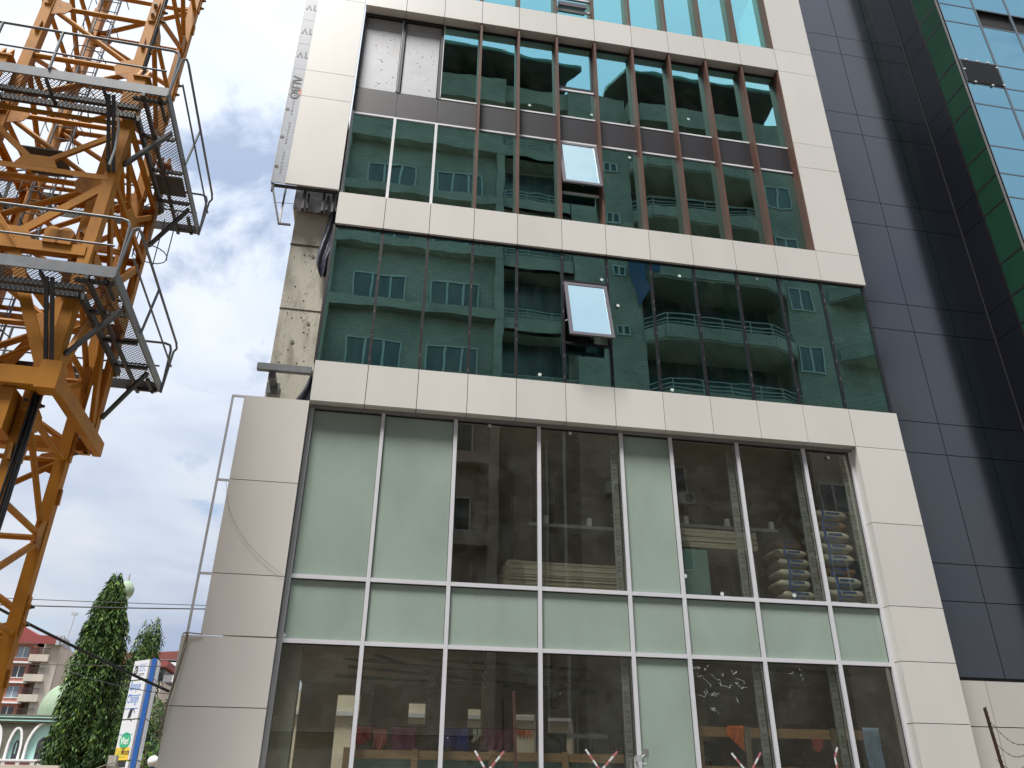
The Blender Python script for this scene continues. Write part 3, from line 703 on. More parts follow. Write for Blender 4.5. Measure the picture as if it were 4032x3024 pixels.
cloth('towel', 'plain black cloth hanging in the fourth bay', 'garment', -0.401, 0.008, 2.64, 2.287, 0.52, fbk)
cloth('jacket', 'crumpled black jacket hanging from the grey rail end', 'garment', 0.713, 1.112, 2.64, 2.361, 0.52, fbk, cut=lambda u: .06*math.sin(u*11))
m = MB(); m.tube((-3.539, .52, 2.686), (-0.355, .52, 2.691), .008, 6); tag(base(m.build('clothes_line', M['rust'])), 'thin dark clothes line stretched inside the ground floor', 'line')
m = MB(); m.box(-0.011, 0.778, .54, .57, 2.575, 2.64); tag(base(m.build('hanging_rail', M['galv'])), 'grey metal rail carrying the black jacket', 'rail')
cloth('rag', 'bright orange rag draped over the right pine barrier', 'rag', 2.758, 3.053, 2.81, 2.387, 0.34, fo, 'rags on the pine barrier', cut=lambda u: .25*(1-u), fold=14)
cloth('rag', 'small dark red rag hanging on the right pine barrier', 'rag', 4.273, 4.489, 2.643, 2.446, 0.34, fr, 'rags on the pine barrier')
cloth('trousers', 'light blue denim trousers draped over the barrier end', 'garment', 5.256, 5.571, 2.839, 1.895, 0.34, fje, None)
cloth('dark_cover', 'black sheet filling the left part of the right pine barrier', 'sheet', 2.278, 2.633, 2.566, 1.797, 0.42, fbk, None)
def barrier(label, x0, x1, y, zt, zb, posts, old=()):
    t = thing('wooden_barrier', label, 'barrier', ((x0+x1)/2, y, .9), 0, 'pine barriers behind the glass')
    m = MB(); m.box(x0, x1, y, y+.035, zb, zt); m.build('rail', M['wood'], t)
    m = MB(); m.box(x0, x1, y+.003, y+.035, 1.55, 1.66) if x0 < 0 else m.box(x0, x1, y+.003, y+.035, 2.08, 2.19); m.build('rail', M['wood'], t)
    for p in posts:
        m = MB(); m.box(p, p+.10, y-.04, y-.002, .9, zt+.02); m.build('post', M['wood_old' if p in old else 'wood'], t)
barrier('pine barrier with a teal sheet behind it, in the left ground-floor bays', -3.577, 0.931, .40, 2.333, 2.205, (-3.597, -2.544, -1.313, -0.112))
barrier('pine barrier with grey posts in the right ground-floor bays', 2.241, 5.479, .40, 2.791, 2.639, (2.211, 3.068, 4.662, 5.361), (3.068, 4.662))
m = MB(); m.box(-3.498, 0.734, .455, .47, .9, 2.24); tag(base(m.build('teal_sheet', M['teal'])), 'teal sheet standing behind the left pine barrier', 'sheet')
for k, (x, z, w, h) in enumerate(((3.82, 1.95, .2, .34), (4.02, 1.9, .2, .37), (4.2, 1.92, .16, .33))):
    o = bag(x, .95, z-.75, w, .3, h+.75, ('left', 'middle', 'right')[k]+'most of the three rumpled yellow sacks under the right barrier', True)
# step ladder
t = thing('step_ladder', 'aluminium step ladder standing in the fourth ground-floor bay', 'ladder', (.68, 1.5, .9))
m = MB(); m.beam((.66, 1.5, 2.72), (.40, 1.35, .9), .06, .03); m.beam((.72, 1.5, 2.72), (1.0, 1.35, .9), .06, .03)
for k in range(6): z = 1.1+k*.27; f = (2.72-z)/1.82; m.box(.66-.26*f, .72+.28*f, 1.5-.15*f-.03, 1.5-.15*f+.03, z, z+.025)
m.build('front_frame', M['galv'], t)
m = MB(); m.beam((.66, 1.54, 2.72), (.45, 2.0, .9), .05, .03); m.beam((.72, 1.54, 2.72), (.95, 2.0, .9), .05, .03); m.build('rear_frame', M['galv'], t)
m = MB(); m.box(.60, .78, 1.46, 1.58, 2.70, 2.74); m.build('top_cap', M['stud'], t)
# hazard tape crosses
def hazard(label, pts, w=.03):
    t = thing('hazard_tape', label, 'tape', (pts[0][0], pts[0][1], pts[0][2]-.4), 0, 'red and white hazard tapes')
    r_ = MB(); w_ = MB()
    for a, b in zip(pts[:-1], pts[1:]):
        a = Vector(a); b = Vector(b); n = max(2, int((b-a).length/.085))
        for k in range(n): (r_ if k % 2 else w_).beam(a+(b-a)*k/n, a+(b-a)*(k+1)/n, .004, w, (1, 0, .01))
    r_.build('red_bands', pmat('tape_red', (.50, .17, .18), .5), t); w_.build('white_bands', pmat('tape_white', (.72, .74, .76), .5), t)
hazard('v shaped hazard tape tied in front of the third bay', [(-1.63, -.3, 2.31), (-1.44, -.3, 2.02), (-1.18, -.3, 2.31)])
hazard('v shaped hazard tape tied in front of the step ladder', [(.10, -.3, 2.36), (.33, -.3, 2.06), (.61, -.3, 2.34)])
hazard('v shaped hazard tape in front of the orange rag', [(2.50, -.3, 2.35), (2.76, -.3, 2.04), (3.0, -.3, 2.37)])
hazard('single hanging hazard tape in front of the right pine barrier', [(4.35, -.3, 2.47), (4.28, -.3, 2.32), (4.30, -.3, 2.0)], .03)
def rebar(label, x0, x1, y, zt):
    m = MB(); m.tube((x1, y, .12), (x0, y, zt), .022, 8); z = .3
    n = int((zt-.1)/.035)
    for k in range(n):
        f = k/n; x = x1+(x0-x1)*f; z = .12+(zt-.12)*f
        m.tube((x-.026, y-.012, z), (x+.026, y-.012, z+.018), .006, 5)
    return tag(base(m.build('rebar', M['rust'], smooth=40)), label, 'steel bar', 'reinforcing bars')
rebar('rusty ribbed reinforcing bar standing in front of the third glass bay', -1.04, -.93, -.3, 3.17)
m = MB(); a = at(2127, 1530, -3); b = at(2163, 1650, -3); b = a+(b-a)*((a.z-.12)/(a.z-b.z)); m.tube(a, b, .022, 8)
for k in range(40): c = a+(b-a)*k/40; m.tube(c+Vector((-.024, -.014, 0)), c+Vector((.024, -.014, .016)), .006, 5)
tag(base(m.build('rebar', M['rust'], smooth=40)), 'dark leaning reinforcing bar by the right edge in front of the cream wall', 'steel bar', 'reinforcing bars')
for k, nm_ in enumerate(('uppermost', 'middle', 'lowest')):
    m = MB(); a = at(2140+k*6, 1560+k*40, -3); b = at(2216, 1608+k*22, -3); pts = []
    for q in range(13): f = q/12; pts.append(a.lerp(b, f)+Vector((0, 0, -.10*math.sin(math.pi*f))))
    m.path(pts, .004, 4)
    for q in range(1, 12, 2): m.tube(pts[q]+Vector((-.012, 0, -.012)), pts[q]+Vector((.012, 0, .012)), .003, 4)
    tag(base(m.build('barbed_wire', M['wire'])), nm_+' of the thin barbed wires tied to the leaning bar at the right edge', 'wire', 'barbed wires')
# small lamp fixture at the bottom of the frosted bay
t = thing('site_lamp', 'small grey lamp fixture on a mullion at the foot of the frosted pane', 'lamp', (1.1, .18, 2.0))
m = MB(); m.box(1.02, 1.11, .02, .10, 2.22, 2.31); m.build('housing', M['stud'], t)
m = MB(); m.box(1.16, 1.22, -.02, .08, 2.28, 2.40); m.build('lamp_head', M['alu_dark'], t)
m = MB(); m.tube((1.11, .05, 2.27), (1.17, .04, 2.32), .012, 8); m.box(1.03, 1.07, .10, .18, 1.9, 2.28); m.path([(1.2, .02, 2.28), (1.21, .02, 2.22), (1.15, .02, 2.18), (1.08, .03, 2.2)], .006, 6); m.build('arm', M['alu'], t)
m = MB(); m.box(1.14, 1.22, .06, .12, 2.03, 2.14); m.build('junction_box', M['stud'], t)
m = MB(); m.box(1.16, 1.20, .055, .0595, 2.05, 2.10); m.build('yellow_label', M['syellow'], t)
# hanging tarpaulins by the concrete wall
def tarp(label, path, wid):
    m = MB(); n = len(path); vs = []
    for i, (x, z) in enumerate(path):
        for k in range(7):
            f = k/6; w = wid[i]; vs.append((x-w/2+w*f, .30+.06*math.sin(f*9+i*.7)+.03*math.sin(i), z))
    fs = [(i*7+k, i*7+k+1, (i+1)*7+k+1, (i+1)*7+k) for i in range(n-1) for k in range(6)]
    m.add(vs, fs); o = m.build('tarpaulin', M['tarp'], smooth=50, fixn=False); s_ = o.modifiers.new('thick', 'SOLIDIFY'); s_.thickness = .006; s_ = o.modifiers.new('sub', 'SUBSURF'); s_.levels = s_.render_levels = 2
    base(o); return tag(o, label, 'tarpaulin', 'dark tarpaulins')
tarp('long dark blue tarpaulin hanging down beside the concrete wall', [(-4.88, 12.75), (-4.93, 12.5), (-4.93, 12.2), (-4.96, 11.9), (-4.98, 11.6), (-5.0, 11.35), (-4.96, 11.2), (-4.95, 11.02)], [.08, .16, .20, .24, .25, .2, .22, .1])
tarp('dark triangular tarpaulin corner above the left cream column', [(-4.87, 8.86), (-4.89, 8.6), (-4.93, 8.4), (-4.98, 8.2), (-5.0, 8.05)], [.02, .10, .20, .30, .36])
# rope on the lower wing
m = MB(); a = [at(395, 1369, -.05), at(402, 1366, -.05), at(406, 1372, -.06), at(400, 1400, -.05), at(385, 1450, -.05), at(365, 1510, -.05), at(352, 1560, -.05), at(347, 1590, -.05)]
m.path(a, .012, 7)
a2 = [at(404, 1368, -.07), at(390, 1420, -.08), at(372, 1480, -.08), at(356, 1540, -.08), at(343, 1580, -.08), at(345, 1610, -.08)]; m.path(a2, .010, 7)
c = at(341, 1586, -.09)
for k in range(14): t_ = 2*math.pi*k/14; t2 = 2*math.pi*(k+1)/14; m.tube(c+Vector((.06*math.cos(t_), 0, .05*math.sin(t_))), c+Vector((.06*math.cos(t2), 0, .05*math.sin(t2))), .009, 6)
m.tube(at(402, 1366, -.05), at(437, 1370, -.02), .010, 6)
tag(base(m.build('rope', M['rope'], smooth=60)), 'loose rope looped over the ledge of the lower left cream column', 'rope')
m = MB(); pts = [at(488, 1037, .02)] + [at(491+ (f**1.6)*120, 1075+f*165+ 10*math.sin(f*3), -.03) for f in [k/12 for k in range(13)]]
m.path(pts, .003, 4); tag(base(m.build('loose_cord', M['rope'])), 'thin cord hanging in a curve over the left cream column', 'cord')

# ------------------------------------------------------------------ glass tower on the right
T = thing('glass_tower', 'dark panelled tower with blue mirror glass front rising on the right', 'building', (11, 3, 0))
YA = .6; XB = 10.72; YC = -.95; YGm = -.16
hz = [3.78]; ZH = [3.78, 5.2, 5.95, 8.35, 9.10, 11.46, 12.21, 14.57, 15.32, 17.68, 18.43, 20.84, 21.57, 24, 60]
g2 = .008
m = MB(); xa = [6.9, 8.57, 9.67, 10.70]
for a, b in zip(xa[:-1], xa[1:]):
    for z0, z1 in zip(ZH[:-1], ZH[1:]): m.box(a+g2, b-g2, YA, YA+.04, z0+g2, z1-g2)
m.build('charcoal_cladding', M['charcoal'], T)
m = MB()
for z0, z1 in zip(ZH[:-1], ZH[1:]): m.box(XB, XB+.04, YGm+g2, YA-.01, z0+g2, z1-g2)
m.build('charcoal_cladding', M['charcoal'], T)
m = MB(); m.box(6.9, XB+.3, YA+.03, YA+.3, 3.7, 60); m.box(XB+.03, XB+.3, YGm, YA+.03, 3.7, 60)
m.build('joint_backing', pmat('joint_brown', (.035, .034, .036), .8), T)
ZG = [3.8, 5.2, 5.95, 7.0, 8.35, 9.10, 10.1, 11.46, 12.21, 13.12, 14.57, 15.32, 16.22, 17.68, 18.43, 19.3, 20.84, 21.57, 24, 60]
for z0, z1 in zip(ZG[:-1], ZG[1:]):
    m = MB(); m.box(XB-.004, XB+.004, YC+.04, YGm-.04, z0+.025, z1-.025); m.build('side_pane', M['g_dgreen'], T)
m = MB()
for z in ZG: m.box(XB-.008, XB+.02, YC+.03, YGm-.01, z-.024, z+.024)
m.box(XB-.012, XB+.03, YGm-.035, YGm+.004, 3.8, 60)
m.build('side_transoms', M['black'], T)
m = MB(); m.box(XB-.02, XB+.03, YC-.012, YC+.04, 3.8, 60)
m.build('corner_profile', M['alu_dark'], T)
FX = [XB+.02, 11.88, 13.0, 14.1, 15.2, 16.3, 17.4, 18.5]
for i, (a, b) in enumerate(zip(FX[:-1], FX[1:])):
    for z0, z1 in zip(ZG[:-1], ZG[1:]):
        if z1 < 10.0: continue
        if abs(z0-20.84) < .01 and i in (1, 2): continue
        if abs(z0-18.43) < .01 and i == 0: continue
        m = MB(); m.box(a+.02, b-.02, YC, YC+.008, z0+.02, z1-.02); m.build('front_pane', M['g_blue'], T)
m = MB()
for x in FX: m.box(x-.03, x+.03, YC-.012, YC+.03, 3.8, 60)
for z in ZG: m.box(XB, 18.5, YC-.008, YC+.03, z-.02, z+.02)
m.build('front_grid', pmat('blue_grey_profile', (.10, .13, .16), .4), T)
m = MB(); m.box(XB+.05, 11.86, YC-.03, YC, 18.47, 19.28); mp_ = m.build('mesh_panel', pmat('dark_mesh', (.13, .135, .14), .6, var=.5, vs=40, stretch=(1, 1, 3)), T)
mp_['label'] = 'dark ribbed sheet covering one front pane'
m = MB()
for k in range(26): z = 18.5+k*.03; m.beam((XB+.07, YC-.034, z), (11.84, YC-.034, z-.01), .006, .012)
m.build('ribs', M['black'], mp_)
m = MB()
for x, z in ((10.95, 19.29), (11.3, 19.29), (11.6, 19.3), (11.83, 19.15), (11.0, 18.46), (11.5, 18.43), (11.85, 18.5), (10.8, 18.9)): m.box(x-.03, x+.03, YC-.05, YC-.031, z-.018, z+.018)
m.build('white_clips', M['twhite'], mp_)
m = MB(); m.box(11.95, 14, YC+.08, YC+.5, 20.7, 21.6); m.build('dark_opening', M['dark'], T)
m = MB(); m.box(XB+.31, 18.6, YC+.55, 7, 3.7, 60); m.build('core', M['dark'], T)
m = MB()
for a, b in ((6.9, 8.04), (8.04, 9.15), (9.15, 10.4), (10.4, 12.2), (12.2, 14), (14, 16), (16, 18.6)):
    for z0, z1 in ((.12, 1.4), (1.4, 2.92), (2.92, 3.72)): m.box(a+g2, b-g2, YA-.10, YA-.04, z0+g2, z1-g2)
lw = m.build('lower_wall_cladding', M['lowwall'], T)
m = MB(); m.box(6.9, 18.6, YA-.06, YA+.3, .12, 3.71); m.build('joint_backing', M['joint'], lw)

# ------------------------------------------------------------------ apartment block across the street (seen in the glass)
O = thing('apartment_block', 'beige apartment block with balconies and dark eaves, mirrored in the green glass', 'building', (5, -22, 0))
YO = -17.0
LEV = [3.35+3.5*k for k in range(11)]        # underside of the floor bands: ..., 24.35, 27.85, 31.35
LEV = [31.75-3.5*k for k in range(9)][::-1]
m = MB(); m.box(-13, 1.40, YO-12, YO-.5, 0, 37.1); m.box(1.40, 5.2, YO-12, YO-1.3, 0, 37.1); m.box(5.0, 8.3, YO-12, YO-.2, 0, 37.2)
m.box(8.3, 16.2, YO-12, YO-1.6, 0, 37); m.box(16.0, 20.6, YO-12, YO-.3, 0, 37)
m.build('wall', M['opp'], O)
m = MB(); m.box(-13, 1.45, YO-.5, YO, -.0, 3.2)
for z in LEV:
    m.box(-13, 1.45, YO-.5, YO, z, z+.52)                      # projecting floor bands
for z in LEV[:-1]:
    m.box(1.05, 1.45, YO-.5, YO-.02, z+.52, z+3.5); m.box(-6.75, -6.4, YO-.5, YO-.02, z+.52, z+3.5)
m.box(1.05, 1.45, YO-.5, YO-.02, 0, LEV[0])
m.box(-13, 1.45, YO-.5, YO-.02, 35.4, 37.1)
m.build('floor_bands', M['opp'], O)
def owin(x0, x1, z0, z1, y, div=(0.34, .70), mt='opp_dark'):
    w = MB(); w.box(x0, x1, y, y+.02, z0, z1); o = w.build('window', M[mt], O)
    f = MB(); t_ = .07
    f.box(x0-t_, x1+t_, y, y+.07, z1, z1+t_); f.box(x0-t_, x1+t_, y, y+.07, z0-t_, z0); f.box(x0-t_, x0, y, y+.07, z0, z1); f.box(x1, x1+t_, y, y+.07, z0, z1)
    for d in div: xx = x0+(x1-x0)*d; f.box(xx-.05, xx+.05, y, y+.06, z0, z1)
    f.build('frame', M['opp_trim'], o)
for z in LEV:
    if z+1 < 35.5 and z > 12:
        for (a, b) in ((-5.40, -3.12), (-1.88, .30), (-9.6, -7.6)): owin(a, b, z+.70-3.5+.0, z+2.0-3.5+.02, YO-.5)
    if z < 10: continue
    owin(6.95, 7.5, z-.05, z+.4, YO-.2, (.5,), 'opp_dark'); owin(16.2, 17.45, z-.95, z+.35, YO-.3, (.5,))
    if z < 15: owin(9.25, 10.3, z-.1, z+1.15, YO-1.6, (.5,))
for k, z in enumerate(LEV):
    z -= .45 if z < 28 else 0
    # side balconies
    if z < 17: continue
    b = MB(); b.box(1.45, 4.95, YO-1.3, YO-.25, z, z+.14); b.box(1.45, 4.95, YO-.35, YO-.25, z, z+.82); bo = b.build('balcony', M['opp'], O)
    q = MB()
    for h in (.95, 1.12, 1.3): q.tube((1.45, YO-.3, z+h), (4.95, YO-.3, z+h), .022, 6)
    for x in (1.6, 2.7, 3.8, 4.8): q.tube((x, YO-.3, z+.8), (x, YO-.3, z+1.3), .02, 6)
    q.build('railing', M['opp_trim'], bo)
    # big faceted balconies
    if z > 15:
        pts = [(8.3, YO-.2, 0), (9.1, YO+.5, 0), (14.6, YO+.5, 0), (15.9, YO-.1, 0), (15.9, YO-1.6, 0), (8.3, YO-1.6, 0)]
        b = MB(); b.prism(pts, (0, 0, z), (0, 0, z+.16))
        for a_, c_ in zip(pts[:3], pts[1:4]): b.beam(Vector(a_)+Vector((0, 0, z+.45)), Vector(c_)+Vector((0, 0, z+.45)), .1, .72)
        bo = b.build('balcony', M['opp'], O); q = MB()
        for h in (.95, 1.15, 1.42):
            for a_, c_ in zip(pts[:3], pts[1:4]): q.tube(Vector(a_)+Vector((0, 0, z+h)), Vector(c_)+Vector((0, 0, z+h)), .025, 6)
        for x in (9.2, 10.6, 12.0, 13.4, 14.5): q.tube((x, YO+.5, z+.8), (x, YO+.5, z+1.42), .02, 6)
        q.build('railing', M['opp_trim'], bo)
        pts = [(18.3, YO-.2, 0), (19.6, YO+.9, 0), (20.6, YO+.9, 0), (20.6, YO-.3, 0)]
        b = MB(); b.prism(pts, (0, 0, z), (0, 0, z+.16))
        for a_, c_ in zip(pts[:2], pts[1:3]): b.beam(Vector(a_)+Vector((0, 0, z+.45)), Vector(c_)+Vector((0, 0, z+.45)), .1, .72)
        bo = b.build('balcony', M['opp'], O); q = MB()
        for h in (.95, 1.2, 1.42): q.tube((18.3, YO-.2, z+h), (19.6, YO+.9, z+h), .025, 6)
        q.build('railing', M['opp_trim'], bo)
# dark recesses behind the balconies
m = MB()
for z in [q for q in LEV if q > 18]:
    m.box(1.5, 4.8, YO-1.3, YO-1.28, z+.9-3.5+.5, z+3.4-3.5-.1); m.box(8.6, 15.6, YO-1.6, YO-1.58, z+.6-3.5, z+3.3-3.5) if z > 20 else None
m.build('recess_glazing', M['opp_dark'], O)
# roofs with wide dark eaves
def eave(pts, z, h, name='roof'):
    b = MB(); b.prism([(x, y, 0) for x, y in pts], (0, 0, z), (0, 0, z+.12)); o = b.build('eave', M['opp_eave'], O)
    c = MB(); c.prism([(x, y, 0) for x, y in pts], (0, 0, z+.122), (0, 0, z+.3)); c.build(name, pmat('green_fascia', (.10, .20, .15), .6), o)
eave([(-14, -30), (5.3, -30), (5.1, -17.6), (5.7, -16.6), (1.2, -16.2), (-14, -16.2)], 38.3, 1)
eave([(8.0, -30), (18.5, -30), (17.4, -16.2), (8.1, -16.2), (7.4, -17.8)], 38.25, 1)
m = MB(); m.box(-13, 1.3, YO-11, YO-1.6, 37.1, 38.29); m.box(1.3, 4.6, YO-11, YO-2, 37.1, 38.29); m.box(9.4, 15.8, YO-11, YO-2.4, 37, 38.24)
m.build('penthouse', M['opp_eave'], O)
m = MB(); m.box(9.0, 15.6, YO-.4, YO+.4, 35.2, 36.5); m.box(1.4, 5, YO-1.2, YO-.3, 35.9, 37.0)
m.box(8.3, 9.0, YO-1.6, YO+.3, 35.2, 36.5); m.build('roof_parapet', M['opp'], O)
m = MB(); m.box(4.25, 4.36, YO-.2, YO-.1, 4, 36); m.box(3.7, 3.78, YO-1.2, YO-1.1, 4, 16); m.build('downpipe', M['opp_trim'], O)
for (x, z) in ((9.82, 13.6), (6.1, 13.3), (12.4, 17.1), (2.2, 17.5)):
    t_ = thing('air_conditioner', {9.82: 'white air conditioner under a right window of the beige block', 6.1: 'white air conditioner on the plain strip of the beige block', 12.4: 'higher air conditioner in the balcony bay of the beige block', 2.2: 'air conditioner beside the side balcony of the beige block'}[x], 'air conditioner', (x+.4, YO-.0, z), 0, 'air conditioners on the beige block')
    yy = YO-.19 if x == 6.1 else (YO-1.29 if x == 2.2 else YO-1.59)
    m = MB(); m.box(x, x+.8, yy, yy+.3, z, z+.5); m.build('casing', M['opp_trim'], t_)
    m = MB(); m.tube((x+.5, yy+.3, z+.25), (x+.5, yy+.32, z+.25), .2, 18); m.build('fan_grille', M['opp_dark'], t_)
m = MB(); m.prism([(7.6, YO+.05, 25.4), (8.3, YO+.3, 25.5), (8.5, YO+.5, 23.6), (8.0, YO+.2, 22.6), (7.75, YO+.1, 24.2)], (0, 0, 0), (.02, -.05, 0)); m.box(8.4, 10.2, YO+.52, YO+.54, 24.6, 25.3)
tag(base(m.build('blue_sheet', pmat('blue_tarp', (.02, .05, .13), .6))), 'blue tarpaulin on a balcony of the beige block, mirrored in the middle glass', 'tarpaulin')

# ------------------------------------------------------------------ tower crane
CZ = thing('tower_crane', 'orange lattice tower crane mast with climbing cage and grey platforms', 'crane', (-8.89, -2.30, 0), R(1.8), None, True)
mh = .83; SEC = 2.5; Z0 = 13.82
ms = MB()
for sx in (-1, 1):
    for sy in (-1, 1):
        x, y = sx*mh, sy*mh
        ms.beam((x, y, .1), (x, y, 20.0), .165, .165, (0, 1, 0))
ms.each('mast_leg', M['orange'], CZ)
br = MB(); gs = MB(); pn = MB()
FACES = [((-mh, -mh), (mh, -mh)), ((mh, -mh), (mh, mh)), ((mh, mh), (-mh, mh)), ((-mh, mh), (-mh, -mh))]
zj = Z0+SEC*2
while zj > .5:
    for fi, (A, B_) in enumerate(FACES):
        a = Vector((*A, 0)); b = Vector((*B_, 0)); d = (b-a).normalized(); nrm = Vector((d.y, -d.x, 0))
        def P(q, z, o=.02): return Vector((q.x, q.y, z))+nrm*o
        ai = a+d*.09; bi = b-d*.09
        br.tube(P(ai, zj-.26), P(bi, zj-.26), .042, 8)
        br.tube(P(ai, zj-1.44), P(bi, zj-1.44), .045, 8)
        br.tube(P(ai, zj-.32), P(bi, zj-1.36), .045, 8)
        br.tube(P(bi, zj-1.52), P(ai, zj-2.42), .048, 8)
        gs.prism([P(ai, zj-.10, .05), P(ai, zj-.48, .05), P(ai+d*.22, zj-.40, .05), P(ai+d*.30, zj-.26, .05), P(ai+d*.24, zj-.16, .05)], nrm*0, nrm*.016)
        gs.prism([P(bi, zj-1.22, .05), P(bi, zj-1.68, .05), P(bi-d*.20, zj-1.60, .05), P(bi-d*.26, zj-1.44, .05), P(bi-d*.18, zj-1.30, .05)], nrm*0, nrm*.016)
        for q in (a, b):
            pn = MB(); pn.beam(P(q, zj-.28, .095), P(q, zj+.24, .095), .10, .03, nrm)
            pn.tube(P(q, zj+.10, .08), P(q, zj+.10, .14), .035, 10); pn.tube(P(q, zj-.14, .08), P(q, zj-.14, .14), .035, 10)
            pn.build('joint_plate', M['orange2'], CZ)
            pn = MB(); pn.beam(P(q+d*(.02 if q is a else -.02), zj-.72, .10), P(q, zj-.95, .10), .05, .05, nrm); pn.build('guide_block', M['orange2'], CZ)
    zj -= SEC
br.build('mast_bracing', M['orange'], CZ, smooth=40); gs.each('gusset_plate', M['orange2'], CZ)
# bolts
bt = MB(); zj = Z0+SEC
while zj > 1:
    for sx in (-1, 1):
        for dz in (.10, -.14): bt.tube((sx*mh, -mh-.14, zj+dz), (sx*mh, -mh-.17, zj+dz), .022, 8); bt.tube((mh+.14, sx*mh, zj+dz), (mh+.18, sx*mh, zj+dz), .022, 8)
    zj -= SEC
bt.each('bolt', M['galv_d'], CZ)
# cage
ch = 1.03; cb = MB(); c2 = MB(); ZT = 12.0
cpos = [(-ch, -ch), (ch, -ch), (ch, ch), (-ch, ch)]
for (x, y) in cpos:
    cb = MB(); c2 = MB(); sx = 1 if x > 0 else -1; sy = 1 if y > 0 else -1
    cb.beam((x+sx*.08, y, 6.30), (x+sx*.08, y, ZT), .016, .16, (0, 1, 0)); cb.beam((x, y+sy*.08, 6.30), (x, y+sy*.08, ZT), .16, .016, (0, 1, 0))
    cb.beam((x+sx*.02, y+sy*.02, 6.30), (x+sx*.02, y+sy*.02, ZT-.1), .10, .10, (0, 1, 0))
    c2.box(x-.12, x+.14, y-.12, y+.12, ZT, ZT+.03)
    for o_ in (-.06, .06): c2.prism([(x+o_-.02, y-.1, ZT+.03), (x+o_-.02, y+.1, ZT+.03), (x+o_-.02, y, ZT+.26)], (0, 0, 0), (.04, 0, 0))
    c2.build('leg_head', M['orange2'], cb.build('cage_leg', M['orange'], CZ))
cbr = MB()
CF = [((-ch, -ch), (ch, -ch)), ((ch, -ch), (ch, ch)), ((ch, ch), (-ch, ch)), ((-ch, ch), (-ch, -ch))]
for fi, (A, B_) in enumerate(CF):
    a = Vector((*A, 0)); b = Vector((*B_, 0)); d = (b-a).normalized(); nrm = Vector((d.y, -d.x, 0)); c_ = (a+b)/2
    def P(q, z, o=.03): return Vector((q.x, q.y, z))+nrm*o
    cbr.beam(P(a, 8.50, .06), P(b, 8.50, .06), .09, .17)
    cbr.angle(P(a, 9.86, .04), P(b, 9.86, .04), .09, .014); cbr.angle(P(a, 10.95, .04), P(b, 10.95, .04), .09, .014)
    cbr.beam(P(a, 10.85, .04), P(c_, 9.95, .04), .085, .05, nrm); cbr.beam(P(b, 10.85, .04), P(c_, 9.95, .04), .085, .05, nrm)
    cbr.beam(P(a, 9.76, .04), P(c_, 8.62, .04), .12, .05, nrm); cbr.beam(P(b, 9.76, .04), P(c_, 8.62, .04), .12, .05, nrm)
    cbr.beam(P(c_-d*.12, 8.38, .04), P(a+d*.1, 6.62, .04), .15, .06, nrm); cbr.beam(P(c_+d*.12, 8.38, .04), P(b-d*.1, 6.62, .04), .15, .06, nrm)
    cbr.prism([P(c_-d*.3, 9.9, .08), P(c_+d*.3, 9.9, .08), P(c_+d*.2, 10.1, .08), P(c_-d*.2, 10.1, .08)], nrm*0, nrm*.014)
    cbr.prism([P(c_-d*.3, 8.58, .09), P(c_+d*.3, 8.58, .09), P(c_+d*.2, 8.78, .09), P(c_-d*.2, 8.78, .09)], nrm*0, nrm*.014)
cbr.build('cage_bracing', M['orange'], CZ)
rb = MB(); e = ch+.10
rb.box(-e-.05, e-.16, -e-.1, -e+.1, 6.30, 6.55); rb.box(e-.155, e+.10, -e-.13, -e+.12, 6.26, 6.66)
rb.box(e-.03, e+.09, -e+.122, e+.08, 6.30, 6.53); rb.box(-e-.05, e-.062, e-.12, e+.06, 6.30, 6.50); rb.box(-e-.10, -e+.06, -e+.11, e-.122, 6.30, 6.5)
rb.box(-.35, .35, -e-.06, -e+.06, 6.56, 6.62); rb.box(-.3, -.2, -e-.05, -e+.05, 6.6, 7.2); rb.box(.05, .15, -e-.05, -e+.05, 6.6, 7.2); rb.box(-.3, .15, -e-.05, -e+.05, 7.2, 7.3)
rb.box(-e, .7, -e+.15, -e+.35, 5.75, 6.1); rb.box(-.4, -.25, -e+.0, -e+.4, 5.7, 6.28); rb.box(.55, .72, -e+.0, -e+.4, 5.7, 6.28)
rb.build('cage_base_ring', M['orange'], CZ)
lg = MB()
for x in (.55, .72): lg.tube((x, -ch-.14, 8.72), (x, -ch+.0, 8.72), .11, 18) ; lg.box(x-.1, x+.1, -ch-.14, -ch, 8.55, 8.78)
lg.build('lifting_lugs', M['orange'], CZ, smooth=30)
hk = MB(); pts = []
for k in range(11): t_ = R(-60+k*24); pts.append((-.35+.11*math.cos(t_), -ch-.16, 8.86-.02+.11*math.sin(t_)))
hk.path(pts, .022, 8); hk.path([(-.75, -ch-.16, 8.6), (-.55, -ch-.16, 9.0), (-.3, -ch-.16, 9.05), (.1, -ch-.16, 8.55)], .012, 6); hk.build('hook', M['orange2'], CZ, smooth=40)
